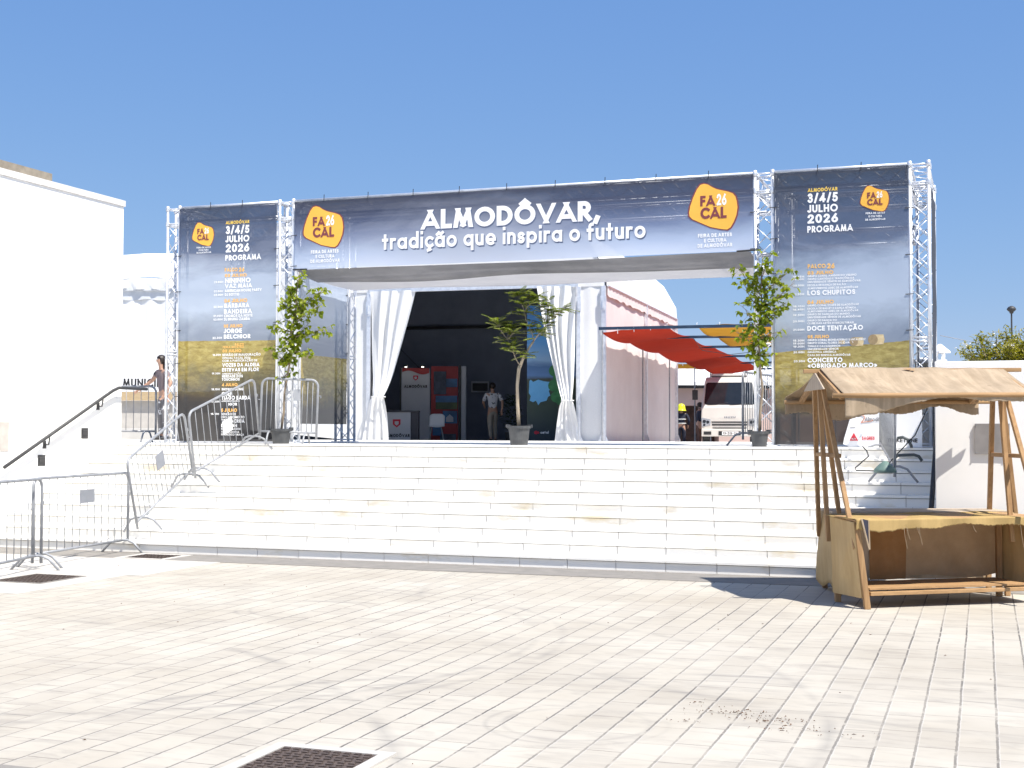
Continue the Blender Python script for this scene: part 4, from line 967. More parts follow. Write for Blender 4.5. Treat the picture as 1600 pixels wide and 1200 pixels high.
m = MB(); m.prism([cf(-.15, 0), cf(.75, 0), cf(.75, .86), cf(-.15, .86)], CF * .5); m.build('body', PANELW, ct)
m = MB(); m.prism([cf(-.2, .863, .05), cf(.98, .863, .05), cf(.98, .91, .05), cf(-.2, .91, .05)], CF * .65); m.prism([cf(.752, 0, -.02), cf(.97, 0, -.02), cf(.97, .86, -.02), cf(.752, .86, -.02)], CF * .5); m.build('dark_top', mat('dark_blue_laminate', (.035, .04, .06), (.03, .03, .05), .4), ct)
m = MB(); text(m, 'ALMODÔVAR', .03, .16, .085, .70, lambda u, v, d: cf(u, v, .004 + d), .24); m.build('counter_lettering', INKK, ct)
m = MB(); crest(m, lambda u, v, d=0: cf(u, v, .004 + d), .36, .55, .11); m.build('crest', [INKR, PANELW], ct)
chr_ = thing('white_chair', 'white moulded chair with steel legs beside the reception counter', 'chair', (-14.75, 35.6, 1.27))
HO = Vector((-14.72, 35.5, 1.27)); hf = lambda u, v, z: HO + CR * u + CF * v + Vector((0, 0, z))
m = MB(); m.grid(14, 18, lambda u, v: hf(-.22 + .44 * u, -.22 + .40 * min(1, v * 1.7) + (max(0, v - .59) * .25), .45 + .03 * (2 * u - 1) ** 2 + (.06 * max(0, .2 - v)) + max(0, v - .55) * .85 * (1 - .25 * (2 * u - 1) ** 4))); m.build('shell_seat', WHITE, chr_, True, solid=.012)
for (a, c) in ((-.2, -.2), (.2, -.2), (-.2, .2), (.2, .2)):
    m = MB(); m.tube([hf(a * .7, c * .7, .44), hf(a * 1.1, c * 1.1, 0)], .012, 6); m.build('leg', GALV, chr_)
ac = MB(); AO = Vector((-15.95, 41.45, .26)); af = lambda u, z, d=0: AO + CR * u - CF * d + Vector((0, 0, z))
ac.prism([af(0, 2.62), af(.58, 2.62), af(.58, 2.98), af(0, 2.98)], -CF * .12)
act = tag(ac.build('air_conditioner', PANELW), 'white air conditioning grille set in the back wall of the marquee', 'air conditioner')
m = MB(); m.prism([af(.04, 2.66, .122), af(.54, 2.66, .122), af(.54, 2.92, .122), af(.04, 2.92, .122)], -CF * .004); m.build('grille', BLACK, act)
m = MB()
for k in range(7): m.prism([af(.05, 2.68 + k * .035, .128), af(.53, 2.68 + k * .035, .128), af(.53, 2.69 + k * .035, .128), af(.05, 2.69 + k * .035, .128)], -CF * .02)
m.build('slats', DARKGREY, act)
# tall printed wall with a map outline behind the right curtain
bw = thing('photo_wall', 'tall blue and green photo wall with a light blue map behind the middle tree', 'photo wall', (-11.1, 34.2, 1.3))
BO = Vector((-11.50, 34.02, 1.28)); bf = lambda u, z, d=0: BO + CR * u - CF * d + Vector((0, 0, z))
m = MB(); m.prism([bf(0, 0), bf(1.3, 0), bf(1.3, 3.7), bf(0, 3.7)], CF * .06)
pm, t, b = nodes('coast_photo_print')
tc = N(t, "ShaderNodeTexCoord"); sp = N(t, "ShaderNodeSeparateXYZ"); t.links.new(tc.outputs['Object'], sp.inputs[0])
vv = math_(t, 'DIVIDE', math_(t, 'SUBTRACT', sp.outputs[2], 1.28), 3.7)
vv = math_(t, 'ADD', vv, math_(t, 'MULTIPLY', math_(t, 'SUBTRACT', noise_(t, coords(t, (1, 1, 5)), 2, 4), .5), .05))
t.links.new(ramp(t, vv, [(0, (.012, .03, .05)), (.30, (.03, .055, .035)), (.46, (.05, .06, .04)), (.49, (.10, .22, .45)), (.56, (.07, .16, .34)), (.60, (.25, .42, .62)), (.74, (.10, .32, .66)), (1, (.04, .17, .46))]), b.inputs['Base Color'])
m.build('print', pm, bw)
rr = random.Random(5)
MAP = [(.06, 1.62), (.05, 1.30), (.10, 1.22), (.07, 1.10), (.16, 1.06), (.24, 1.10), (.30, .98), (.36, 1.06), (.52, 1.10), (.56, 1.20), (.62, 1.24), (.58, 1.36), (.66, 1.46), (.60, 1.60), (.44, 1.62), (.30, 1.66), (.16, 1.60), (.10, 1.66)]
m = MB(); m.prism([bf(u, z + .05, .004) for u, z in MAP], -CF * .004); m.build('map', mat('light_blue_print', (.16, .48, .80), (.14, .44, .76), .6), bw)
m = MB()
def circ(u, z, r, k=14): m.prism([bf(u + r * math.cos(6.283 * i / k), z + r * math.sin(6.283 * i / k), .009 + .0007 * len(m.f) / 16) for i in range(k)], -CF * .0005)
for (u, z, r) in ((.74, 1.95, .16), (.86, 1.75, .17), (.72, 1.55, .16), (.92, 1.45, .16), (.78, 1.25, .15), (.9, 1.15, .13), (.86, 2.0, .12)): circ(u, z, r)
m.build('printed_tree', mat('green_print', (.05, .24, .08), (.03, .16, .055), .6, scale=8), bw)
m = MB(); m.prism([bf(.84, .1, .008), bf(.89, .1, .008), bf(.88, 1.1, .008), bf(.85, 1.1, .008)], -CF * .002); m.build('printed_trunk', mat('brown_print', (.25, .13, .06)), bw)
m = MB(); circ(.24, .30, .05); circ(.30, .30, .03); text(m, 'cetal', .36, .27, .07, .22, lambda u, v, d: bf(u, v, .008 + d), .24, 1); circ(.82, .3, .05); m.build('printed_logos', [INKR, INKW], bw)

# ================================================================== SHADE SAILS ON BLUE BARS
BLUEB = mat('dark_blue_steel', (.03, .055, .10), (.02, .04, .075), .45, .3)
pg = thing('pergola_frame', 'dark blue steel bars carrying the red and yellow shade cloths', 'pergola', (-5, 30, 1.35))
BARY = (-.9, 2.6, 6.9, 12.0, 16.5, 21.5)
BZ = 2.74
for y in BARY:
    m = MB(); m.bar(tl(.04, y, BZ), tl(4.7, y, BZ), .05, .07); m.build('bar', BLUEB, pg)
m = MB(); m.bar(tl(4.7, -.9, BZ - .06), tl(4.7, 21.5, BZ - .06), .06, .09); m.build('bar', BLUEB, pg)
for (x, y) in ((.12, -.88), (.12, 4.3), (.12, 8.7), (.12, 13.9), (.12, 17.8), (4.7, -.9), (4.7, 6.9), (4.7, 16.5)):
    p = Vector(tl(x, y, BZ - .05)); m = MB(); m.tube([(p.x, p.y, gz(p.y) - .02), p], .022, 8); m.build('post', GALV, pg)
m = MB(); m.tube([tl(1.75, 2.6, BZ), tl(2.0, 2.6, BZ - .35), tl(2.6, 3.5, BZ - .42), tl(3.1, 4.5, BZ - .3), tl(3.3, 6.9, BZ)], .008, 5); m.build('cable', BLACK, pg)
REDC = cloth('red_shade_cloth', (.52, .05, .022), (.46, .04, .018), .28, 90, 2)
YELC = cloth('yellow_shade_cloth', (.66, .38, .05), (.60, .34, .04), .3, 90, 2)
def sail(name, label, rows, mt, sag):
    """cloth hung over bars: rows of (left point, right point); it sags between them"""
    rows = [(Vector(a), Vector(c)) for a, c in rows]; n = len(rows) - 1
    def fn(u, v):
        f = v * n; i = min(n - 1, int(f)); t = f - i
        a = rows[i][0].lerp(rows[i + 1][0], t); c = rows[i][1].lerp(rows[i + 1][1], t)
        p = a.lerp(c, u); p.z -= sag * 4 * t * (1 - t) * (.8 + .4 * noise.noise(Vector((u * 2, v * 5, 1)))) - .02 * noise.noise(Vector((u * 5, v * 9, 4)))
        return p
    m = MB(); m.grid(20, 12 * n, fn); o = tag(m.build(name, mt, None, True, solid=.006), label, 'shade sail', 'shade sails beside the marquee')
    for (a, c) in rows[:1] + rows[-1:]:
        for i in range(5):
            p = a.lerp(c, i / 4); k = MB(); k.tube([p + Vector((0, 0, -.06)), p + Vector((0, -.02, .05)), p + Vector((0, .03, .06))], .008, 5); k.build('tie_cord', WHITE, o)
sail('shade_sail', 'long red shade cloth sagging between blue bars beside the marquee', [(tl(.10, y, BZ - .10 - .03 * k), tl(1.68, y, BZ + .03)) for k, y in enumerate(BARY)], REDC, .10)
sail('shade_sail', 'yellow shade cloth under the right end of the blue bars behind the right tree', [(tl(2.38, y, BZ + .03), tl(4.5, y, BZ + .05)) for y in BARY[:3]], YELC, .15)
sail('shade_sail', 'small distant yellow shade cloth seen beneath the red one', [((-10.6, 46.0, 3.95), (-9.2, 46.5, 3.95)), ((-10.9, 49.5, 4.0), (-9.5, 50.1, 3.98))], YELC, .12)

# ================================================================== BUILDINGS FARTHER BACK
pv = thing('market_hall', 'low pink-grey hall with white roof and dark doorways behind the lorry', 'building', (-9, 56, .8))
PINK = mat('pinkish_render', (.62, .46, .42), (.56, .41, .37), .85, scale=1.5)
def pf(u, v, z): return Vector((-12.2, 54.0, .6)) + CR * u + CF * v + Vector((0, 0, z))
def pbox(u0, u1, v0, v1, z0, z1, name, mt):
    m = MB(); m.box(u0, u1, v0, v1, z0, z1); m.v = [tuple(pf(*p)) for p in m.v]; return m.build(name, mt, pv)
pbox(-1, 9, 0, 5, 2.05, 2.75, 'wall', PINK); pbox(-1, .25, 0, 5, 0, 2.048, 'wall', PINK); pbox(2.1, 9, .0, 5, 0, 2.048, 'wall', PINK); pbox(.25, 2.1, 1.2, 1.3, 0, 2.048, 'doorway_back', mat('dim_brown_interior', (.10, .055, .045), (.05, .03, .028)))
pbox(1.3, 1.42, .02, .2, 0, 2.048, 'door_post', PINK); pbox(-1.3, 9.3, -.35, 5.3, 2.753, 2.86, 'fascia', BLACK)
m = MB(); m.prism([pf(-1.4, -.5, 2.863), pf(-1.4, -.5, 3.0), pf(-1.4, 2.4, 3.75), pf(-1.4, 5.4, 3.0), pf(-1.4, 5.4, 2.863)], CR * 11); m.build('roof', WHITE, pv)
lt = thing('white_tent', 'white tent with ribbed valance behind the white building at the left', 'tent', (-22, 33, 1.3))
m = MB(); LO = Vector((-24.6, 32.6, 0)); lf = lambda u, v, z: LO + CR * u + CF * v + Vector((0, 0, z))
m.grid(60, 8, lambda u, v: lf(5 * u, .03 * math.sin(u * 60) + .012 * math.sin(u * 23), 1.2 + 4.55 * v)); m.build('front_wall', PVC, lt, True)
m = MB(); m.grid(50, 6, lambda u, v: lf(-.1 + 5.2 * u, -.12 + .05 * math.sin(u * 70 + v * 2) * (1 - v) + .015 * math.sin(u * 33), 6.02 - (.30 + .04 * abs(math.sin(u * 24))) * (1 - v))); m.build('valance', PVC, lt, True)
m = MB(); m.bar(lf(-.1, -.06, 5.70), lf(5.1, -.06, 5.70), .08, .1); m.grid(50, 3, lambda u, v: lf(5 * u, -.03, 5.68 - (.26 + .05 * abs(math.sin(u * 17))) * v)); m.build('gutter', mat('grey_gutter_cloth', (.62, .64, .66), (.54, .56, .58)), lt)
m = MB(); m.grid(20, 10, lambda u, v: lf(-.1 + 5.2 * u, -.12 + 3.2 * v, 6.02 + 1.12 * (v ** .75) + .03 * math.sin(u * 20) * (1 - v) - .2 * max(0, .2 - u) * 2 * v)); m.poly([lf(5.1, -.12, 6.02), lf(5.1, 3.1, 7.14), lf(5.1, 3.1, 6.02)]); m.build('roof', PVC, lt, True)

# information kiosk at the left end of the landing
kk = thing('information_kiosk', 'grey information kiosk with MUNICÍPIO sign and tan board beside the white building', 'kiosk', (-17.6, 25.4, 1.42))
KO = Vector((-18.25, 25.30, 1.42)); kf = lambda u, z, d=0: KO + CR * u - CF * d + Vector((0, 0, z))
KGREY = mat('grey_kiosk_panel', (.48, .455, .42), (.42, .40, .37), .7)
m = MB(); m.prism([kf(0, .25), kf(2.2, .25), kf(2.2, .86), kf(0, .86)], CF * .5); m.build('counter_panel', KGREY, kk)
m = MB(); m.prism([kf(-.03, 0, .03), kf(2.23, 0, .03), kf(2.23, .247, .03), kf(-.03, .247, .03)], CF * .56); m.build('plinth', PLASTERG, kk)
m = MB(); m.prism([kf(-.05, .863, .12), kf(2.25, .863, .12), kf(2.25, 1.06, .12), kf(-.05, 1.06, .12)], CF * .08); m.build('tan_board', wood('tan_board', (.52, .40, .24), (.42, .31, .18), 'X'), kk)
m = MB(); m.prism([kf(-.02, 1.09, .12), kf(2.22, 1.09, .12), kf(2.22, 1.38, .12), kf(-.02, 1.38, .12)], CF * .03); m.build('sign_board', WHITE, kk)
m = MB(); text(m, 'MUNICÍPIO', .24, 1.165, .185, 1.10, lambda u, v, d: kf(u, v, .124 + d), .22); m.build('sign_lettering', INKK, kk)
for u in (0.02, 2.18): m = MB(); m.tube([kf(u, 1.06, .1), kf(u, 1.42, .1)], .02, 6); m.build('sign_post', GALV, kk)

# ================================================================== STEEL CROWD BARRIERS
def barrier(loc, yaw, pitch, label, L=2.05, h=.9, n=12, plate=None, roll=0.0, foot=.20, hook=True):
    t = thing('crowd_barrier', label, 'barrier', (0, 0, 0), 0, 'galvanised crowd barriers')
    m = MB(); rc = .11
    pts = [(0, 0, -.10), (0, 0, h - rc)] + [(rc - rc * math.cos(a), 0, h - rc + rc * math.sin(a)) for a in (R(25), R(50), R(75))] + \
          [(rc, 0, h), (L - rc, 0, h)] + [(L - rc + rc * math.sin(a), 0, h - rc + rc * math.cos(a)) for a in (R(25), R(50), R(75))] + [(L, 0, h - rc), (L, 0, -.10)]
    m.tube(pts, .0185, 10); m.tube([(0, 0, 0), (L, 0, 0)], .0165, 10)
    m.build('frame', GALV, t, True)
    m = MB()
    for i in range(1, n): m.tube([(L * i / n, 0, 0), (L * i / n, 0, h)], .006, 6)
    m.build('bars', GALV, t, True)
    for x in (.16, L - .16):
        m = MB(); q = [(x, -.30, -foot), (x, -.17, -.035), (x, -.08, .0), (x, .08, .0), (x, .17, -.035), (x, .30, -foot)]
        m.tube(q, .015, 8); m.build('foot', GALV, t, True)
    if hook:
        m = MB(); m.tube([(L, 0, h * .70), (L + .05, 0, h * .70), (L + .05, 0, h * .66)], .007, 6); m.build('hook', GALV, t); m = MB(); m.tube([(-.05, 0, h * .60), (0, 0, h * .60)], .007, 6); m.build('hook', GALV, t)
    if plate:
        m = MB(); m.box(plate[0], plate[0] + plate[2], -.012, -.004, plate[1], plate[1] + plate[3]); m.build('plate', mat('barrier_plate', *plate[4]), t)
    t.rotation_euler = (roll, pitch, yaw); t.location = loc
    return t
barrier((-10.10, 11.28, .17), 1.80, .0, 'steel barrier on the plaza at the left edge of the photo', 2.05, .9, foot=.17)
barrier((-10.655, 13.23, .17), 1.70, .0, 'steel barrier on the plaza with a grey plate at the foot of the stairs', 2.33, .9, 13, (1.06, .55, .34, .17, ((.25, .26, .285), (.22, .23, .25))), foot=.17)
barrier((-10.86, 15.6, .40), 1.719, -.355, 'tilted steel barrier on the lower steps with a grey plate', 1.90, .9, 13, (.80, .42, .26, .22, ((.25, .26, .285), (.22, .23, .25))), foot=.22)
barrier((-10.89, 17.06, 1.04), 1.564, -.296, 'tilted steel barrier on the upper steps carrying a white paper sheet', 1.91, .9, 11, (.86, .30, .26, .20, ((.84, .84, .84), (.82, .82, .82))), .06)
barrier((-10.85, 18.87, 1.63), .29, .03, 'upright steel barrier on the landing in front of the left potted tree', .90, .84, 11, (.52, .50, .10, .18, ((.32, .33, .35), (.29, .3, .32))), .0)
barrier((-14.75, 19.75, 1.62), .25, .0, 'steel barrier on the landing half hidden by the corner of the white building', 1.20, .78, 9)
barrier((-3.42, 20.25, 1.62), 1.45, .0, 'steel barrier behind the gate in front of the lorry cab', 2.0, .92, 16, foot=.19)
barrier((-1.05, 17.3, 1.19), 1.73, -.16, 'steel barrier on the steps seen end-on behind the stall', 1.9, .92, 14)

# ================================================================== POTTED SAPLINGS
def branch(mb, p, q, r0, r1, rr, bend=.06, n=4):
    p = Vector(p); q = Vector(q); pts = []
    for i in range(n + 1):
        f = i / n; o = Vector((rr.uniform(-1, 1), rr.uniform(-1, 1), rr.uniform(-.5, .5))) * bend * (q - p).length * math.sin(math.pi * f)
        pts.append(p.lerp(q, f) + o)
    mb.tube(pts, [r0 + (r1 - r0) * i / n for i in range(n + 1)], 7); return pts
def pot(t, x, y, z, r, h):
    m = MB(); m.lathe([(0, 0), (r * .80, 0), (r * .98, h - .04), (r * 1.08, h - .04), (r * 1.08, h), (r * .98, h), (r * .94, h - .05), (0, h - .05)], (x, y, z), 28)
    for a in (0.3, 3.44): m.box(x + r * 1.02 * math.cos(a) - .03, x + r * 1.02 * math.cos(a) + .03, y + r * 1.02 * math.sin(a) - .02, y + r * 1.02 * math.sin(a) + .02, z + h - .03, z + h + .02)
    o = m.build('pot', POT, t, False)
    m = MB(); m.lathe([(r * .94, h - .045), (r * .5, h - .03), (0, h - .025)], (x, y, z), 20); m.build('soil', SOIL, o)
def broad_sapling(base, top, boughs, label, seed, potr, poth, dens):
    rr = random.Random(seed); x, y, z = base
    t = thing('potted_tree', label, 'potted tree', base, 0, 'potted trees along the landing')
    pot(t, x, y, z, potr, poth)
    tr = MB(); top = Vector(top)
    b0 = Vector((x, y, z + poth - .05))
    tp = branch(tr, b0, top, .021, .006, rr, .02, 8)
    lf = MB(); tw = []
    for (f, q) in boughs:
        i = f * 8; k = min(7, int(i)); p = tp[k].lerp(tp[k + 1], i - k)
        tw.append((branch(tr, p, q, .009, .003, rr, .07, 5), True))
    tw.append((tp[3:], False))
    for pts, side in tw:
        for a, c in zip(pts, pts[1:]):
            L = (c - a).length
            for j in range(max(1, int(L * dens))):
                p = a.lerp(c, rr.random())
                # leaves hang in loose bunches from short twigs
                d = Vector((rr.gauss(0, 1), rr.gauss(0, 1), rr.gauss(.1, .6))).normalized()
                e = p + d * rr.uniform(.04, .13)
                tr.tube([p, e], .0022, 4)
                for _ in range(rr.choice((2, 3, 3, 4))):
                    dd = (d * .5 + Vector((rr.gauss(0, .7), rr.gauss(0, .7), rr.uniform(-1.1, .1))))
                    leaf(lf, e, dd, Vector((rr.gauss(0, .5), rr.gauss(0, .5), 1)), rr.uniform(.055, .10), rr.uniform(.045, .075))
    tr.build('trunk', BARK, t, True); lf.build('foliage', LEAFG, t)
    return t
broad_sapling((-10.55, 19.0, ZL), (-10.24, 19.0, 4.15),
    [(.42, (-10.72, 18.9, 2.92)), (.50, (-10.02, 18.95, 2.85)), (.45, (-10.62, 19.05, 2.70)), (.58, (-9.80, 19.05, 3.25)), (.62, (-10.70, 18.95, 3.30)), (.66, (-9.84, 18.9, 3.62)), (.55, (-10.45, 18.85, 3.10)),
     (.72, (-10.60, 19.1, 3.75)), (.74, (-9.75, 19.0, 3.88)), (.8, (-10.02, 18.95, 3.72)), (.84, (-10.48, 19.0, 3.9)), (.55, (-10.15, 19.15, 3.35)), (.37, (-10.52, 18.95, 2.45))],
    'leafy green potted tree by the left truss tower behind a steel barrier', 3, .16, .24, 54)
broad_sapling((-2.985, 19.05, ZL), (-2.93, 19.05, 4.10),
    [(.50, (-3.30, 19.0, 3.05)), (.55, (-2.70, 19.1, 3.05)), (.60, (-3.22, 18.95, 3.42)), (.64, (-2.60, 19.0, 3.45)), (.70, (-2.48, 19.0, 3.72)), (.70, (-3.24, 19.05, 3.78)), (.78, (-3.28, 19.0, 3.98)), (.8, (-2.52, 19.1, 3.95)),
     (.45, (-2.80, 19.0, 2.72)), (.86, (-2.80, 18.95, 4.12)), (.52, (-3.05, 18.85, 3.0)), (.6, (-2.85, 18.9, 3.25)), (.42, (-3.10, 19.1, 2.62))],
    'slender green potted tree by the right truss tower beside the lorry', 8, .125, .22, 46)
def feathery_tree():
    rr = random.Random(12); x, y, z = -6.65, 19.3, ZL
    t = thing('potted_tree', 'feathery-leaved potted tree with bent trunk in the middle of the entrance', 'potted tree', (x, y, z), 0, 'potted trees along the landing')
    pot(t, x, y, z, .165, .29)
    tr = MB(); lf = MB()
    tr.tube([(x, y, 1.68), (-6.675, y, 2.05), (-6.68, y, 2.35), (-6.655, y, 2.58), (-6.64, y, 2.63)], [.028, .025, .024, .026, .03], 9)
    tr.tube([(-6.645, y, 2.60), (-6.58, y, 2.76), (-6.48, y, 2.92), (-6.42, y, 3.0)], [.026, .02, .016, .015], 8)
    ends = []
    for p, q in [((-6.64, y, 2.64), (-6.83, y - .02, 3.03)), ((-6.83, y - .02, 3.03), (-7.02, y - .05, 3.32)), ((-6.83, y - .02, 3.03), (-6.85, y + .08, 3.25)), ((-6.42, y, 3.0), (-6.55, y - .05, 3.45)), ((-6.55, y - .05, 3.45), (-6.66, y, 3.72)),
                 ((-6.55, y - .05, 3.45), (-6.42, y + .1, 3.70)), ((-6.42, y, 3.0), (-6.22, y + .05, 3.30)), ((-6.22, y + .05, 3.3), (-5.98, y, 3.46)), ((-6.42, y, 3.0), (-6.3, y - .1, 3.1)), ((-6.64, y, 2.66), (-6.52, y - .04, 2.80)), ((-6.83, y, 3.03), (-6.72, y - .1, 3.12)), ((-6.22, y + .05, 3.3), (-6.15, y - .08, 3.6))]:
        branch(tr, p, q, .008, .004, rr, .05, 4); ends.append((Vector(p), Vector(q)))
    for (p, q) in ends:
        small = (q - p).length < .22
        for k in range(9 if small else 24):
            s = p.lerp(q, .35 + .65 * rr.random() if k > 3 else 1.0)
            a = rr.uniform(0, 6.283); d = Vector((math.cos(a), math.sin(a), rr.uniform(.0, .75))).normalized()
            L = rr.uniform(.14, .30); pts = [s + d * L * f + Vector((0, 0, -.05 * L / .25 * f * f)) for f in (0, .25, .5, .75, 1)]
            tr.tube(pts, .0018, 4)
            sd = d.cross(Vector((0, 0, 1))).normalized()
            for i in range(13):
                f = .15 + .85 * i / 12; ii = min(3, int(f * 4)); c = pts[ii].lerp(pts[ii + 1], f * 4 - ii)
                w_ = .055 * (1 - .45 * abs(2 * f - 1))
                for sg in (-1, 1): leaf(lf, c, sd * sg + d * .45 + Vector((0, 0, rr.uniform(-.25, .05))), Vector((rr.gauss(0, .15), rr.gauss(0, .15), 1)), w_ * rr.uniform(.8, 1.15), .02)
    tr.build('trunk', mat('pale_bark', (.42, .35, .26), (.30, .25, .18), .9, scale=18, stretch=(1, 1, .25), bmp=.3), t, True); lf.build('foliage', LEAFF, t)
feathery_tree()

# ================================================================== SPONSOR BOARD, CABLE, BENT RAIL AT THE RIGHT OF THE STAIRS
sb = thing('sponsor_board', 'white sponsor board with rounded corner and logos on the landing behind the stall', 'sign', (-1.3, 19.25, ZL))
OUT = [(-1.76, 1.432), (-.80, 1.432), (-.80, 1.95), (-1.0, 2.0), (-1.45, 2.04), (-1.72, 1.97)] + [(-1.84 - .02 * math.sin(a), 1.56 - .09 * a) for a in (0, .5, 1.0)]
m = MB(); m.prism([(x, 19.27, z) for x, z in OUT], (0, -.02, 0)); m.build('board', WHITE, sb, bevel=.003)
sfn = lambda u, v, d: (u, 19.245 - d, v)
m = MB(); text(m, 'SAGRES', -1.60, 1.53, .05, .17, sfn, .22); m.build('red_lettering', INKR, sb)
m = MB(); m.prism([(-1.77, 19.247, 1.52), (-1.65, 19.247, 1.52), (-1.71, 19.247, 1.63)], (0, -.001, 0), 0); text(m, 'DELTA', -1.74, 1.535, .022, .06, lambda u, v, d: (u, 19.243 - d, v), .2, 1); m.build('red_triangle', [INKR, INKW], sb)
m = MB(); text(m, 'Almodôvar', -1.56, 1.79, .055, .30, sfn, .17); m.prism([(-1.63, 19.247, 1.935), (-1.52, 19.247, 1.935), (-1.52, 19.247, 1.943), (-1.63, 19.247, 1.943)], (0, -.001, 0)); m.prism([(-1.76, 19.247, 1.70), (-1.69, 19.247, 1.70), (-1.69, 19.247, 1.707), (-1.76, 19.247, 1.707)], (0, -.001, 0)); m.build('grey_lettering', mat('grey_ink', (.2, .2, .22)), sb)
m = MB(); m.tube([(-1.62 + .02 * math.cos(a * .5) , 19.245, 1.86 - .012 * a) if 0 else (-1.64 + .05 * math.sin(a * .7) + .012 * a, 19.245, 1.90 - .022 * a + .05 * max(0, a - 6) * .55) for a in range(14)], .004, 5); m.build('swirl', mat('orange_swirl', (.7, .25, .12)), sb)
m = MB(); text(m, 'TICKETLINE', -1.26, 1.50, .055, .40, sfn, .2); m.build('dark_lettering', INKK, sb)
cb = MB(); cb.tube([(-.62, 17.6, 2.3), (-.67, 17.5, 1.924), (-.81, 17.45, 1.606), (-1.043, 17.4, 1.349), (-1.169, 17.28, 1.19), (-1.3, 17.25, 1.165), (-1.509, 17.3, 1.165), (-1.53, 17.34, 1.19), (-1.384, 17.6, 1.336), (-1.42, 17.8, 1.40), (-1.487, 18.0, 1.452)], .008, 6)
tag(cb.build('power_cable', BLACK, None, True), 'black cable looping down over the steps behind the stall', 'cable')
gm = MB(); gm.lathe([(0, 1.149), (.14, 1.149), (.13, 1.19), (.07, 1.25), (.02, 1.29), (0, 1.29)], (-1.15, 17.12, 0), 14)
tag(gm.build('green_base', mat('dull_green_plastic', (.14, .22, .19), (.10, .16, .14), .6), None, True), 'dull green plastic base at the foot of the barrier behind the stall', 'barrier base')
bp = MB(); bp.tube([(-1.10, 18.2, 1.20), (-1.10, 18.2, 1.30), (-1.06, 18.2, 1.34), (-.86, 18.2, 1.35), (-.80, 18.2, 1.33), (-.76, 18.2, 1.27)], .021, 10)
tag(bp.build('bent_pipe', mat('dark_green_grey_paint', (.07, .085, .085), (.055, .065, .065), .5), None, True), 'dark bent pipe lying over the steps right of the barrier', 'pipe')
bp = MB(); bp.tube([(-1.10, 18.75, 1.56), (-1.03, 18.75, 1.575), (-.96, 18.75, 1.54), (-.92, 18.75, 1.46), (-.92, 18.75, 1.432)], .021, 10)
tag(bp.build('bent_pipe', bpy.data.materials['dark_green_grey_paint'], None, True), 'shorter dark bent pipe standing on the landing in front of the sponsor board', 'pipe')

# ================================================================== WOODEN MARKET STALL
WX = wood('stall_wood_long', (.47, .285, .135), (.31, .18, .075), 'X'); WZ = wood('stall_wood_upright', (.46, .28, .13), (.28, .155, .065), 'Z'); WY = wood('stall_wood_cross', (.45, .275, .13), (.29, .165, .07), 'Y')
PLY = wood('plywood', (.58, .41, .20), (.44, .29, .12), 'Z', .35); GREYW = wood('greyed_board', (.50, .41, .31), (.38, .30, .22), 'Z', .5)
BURL = cloth('burlap', (.52, .41, .29), (.38, .29, .195), .22, 170, 2.6, streak=.4); OCHRE = cloth('ochre_cloth', (.52, .37, .165), (.43, .30, .125), .18, 170, 3, streak=.25)
BROWNC = cloth('brown_burlap', (.56, .39, .235), (.46, .31, .175), .3, 150, 5); BROWNSHADE = cloth('shaded_brown_cloth', (.40, .22, .10), (.32, .165, .065), .12, 150, 5)  # the darker brown has the shade of the middle band put into its colour
stl = thing('market_stall', 'wooden market stall with burlap roof and ochre counter cloth at the right', 'market stall', (0, 0, 0))
ca, sa = math.cos(R(15)), math.sin(R(15))
fc = lambda a, b_, z: (a * ca - b_ * sa, a * sa + b_ * ca, z)       # the front counter stands a little askew
def bars(name, lst, mt, w=.05, d=None):
    for (p, q) in lst:
        m = MB(); m.bar(p, q, w, d or w, (0, 1, 0)); m.build(name, mt, stl, bevel=.004)
CLN = 1.80
# front counter
bars('leg', [(fc(0, 0, 0), fc(-.10, .02, .80)), (fc(0, .56, 0), fc(0, .56, .80)), (fc(CLN, 0, 0), fc(CLN + .08, .02, .80)), (fc(CLN, .56, 0), fc(CLN, .56, .80))], WZ, .055)
bars('rail', [(fc(.03, .02, .14), fc(CLN, .02, .14)), (fc(.0, .02, .79), fc(CLN + .05, .02, .79)), (fc(0, .56, .79), fc(CLN, .56, .79))], WX, .035, .06)
m = MB()
for k in range(4): m.add([fc(.04, .03 + k * .14, .172), fc(CLN - .04, .03 + k * .14, .172), fc(CLN - .04, .168 + k * .14, .172), fc(.04, .165 + k * .14, .172), fc(.04, .03 + k * .14, .19), fc(CLN - .04, .03 + k * .14, .19), fc(CLN - .04, .165 + k * .14, .19), fc(.04, .165 + k * .14, .19)],
        [(3, 2, 1, 0), (4, 5, 6, 7), (0, 1, 5, 4), (1, 2, 6, 5), (2, 3, 7, 6), (3, 0, 4, 7)])
m.build('shelf', WX, stl)
def board(name, pts, off, mt, bev=.003):
    m = MB(); m.prism(pts, off); return m.build(name, mt, stl, bevel=bev)
board('side_board', [fc(-.035, .02, .10), fc(-.035, .57, .09), fc(-.06, .57, .83), fc(-.125, .0, .81)], (-.014, -.004, 0), PLY)
board('side_board', [fc(CLN + .03, .02, .10), fc(CLN + .03, .57, .10), fc(CLN + .03, .57, .83), fc(CLN + .09, .0, .83)], (.014, .004, 0), PLY)
board('back_board', [fc(.0, .60, .17), fc(.36, .60, .17), fc(.36, .60, .8), fc(.0, .60, .8)], (-.003, .012, 0), GREYW)
m = MB(); m.grid(20, 10, lambda u, v: fc(.362 + .40 * u, .585 + .012 * math.sin(u * 9 + v * 2), .20 + .6 * v)); m.build('back_cloth', BROWNSHADE, stl, True)
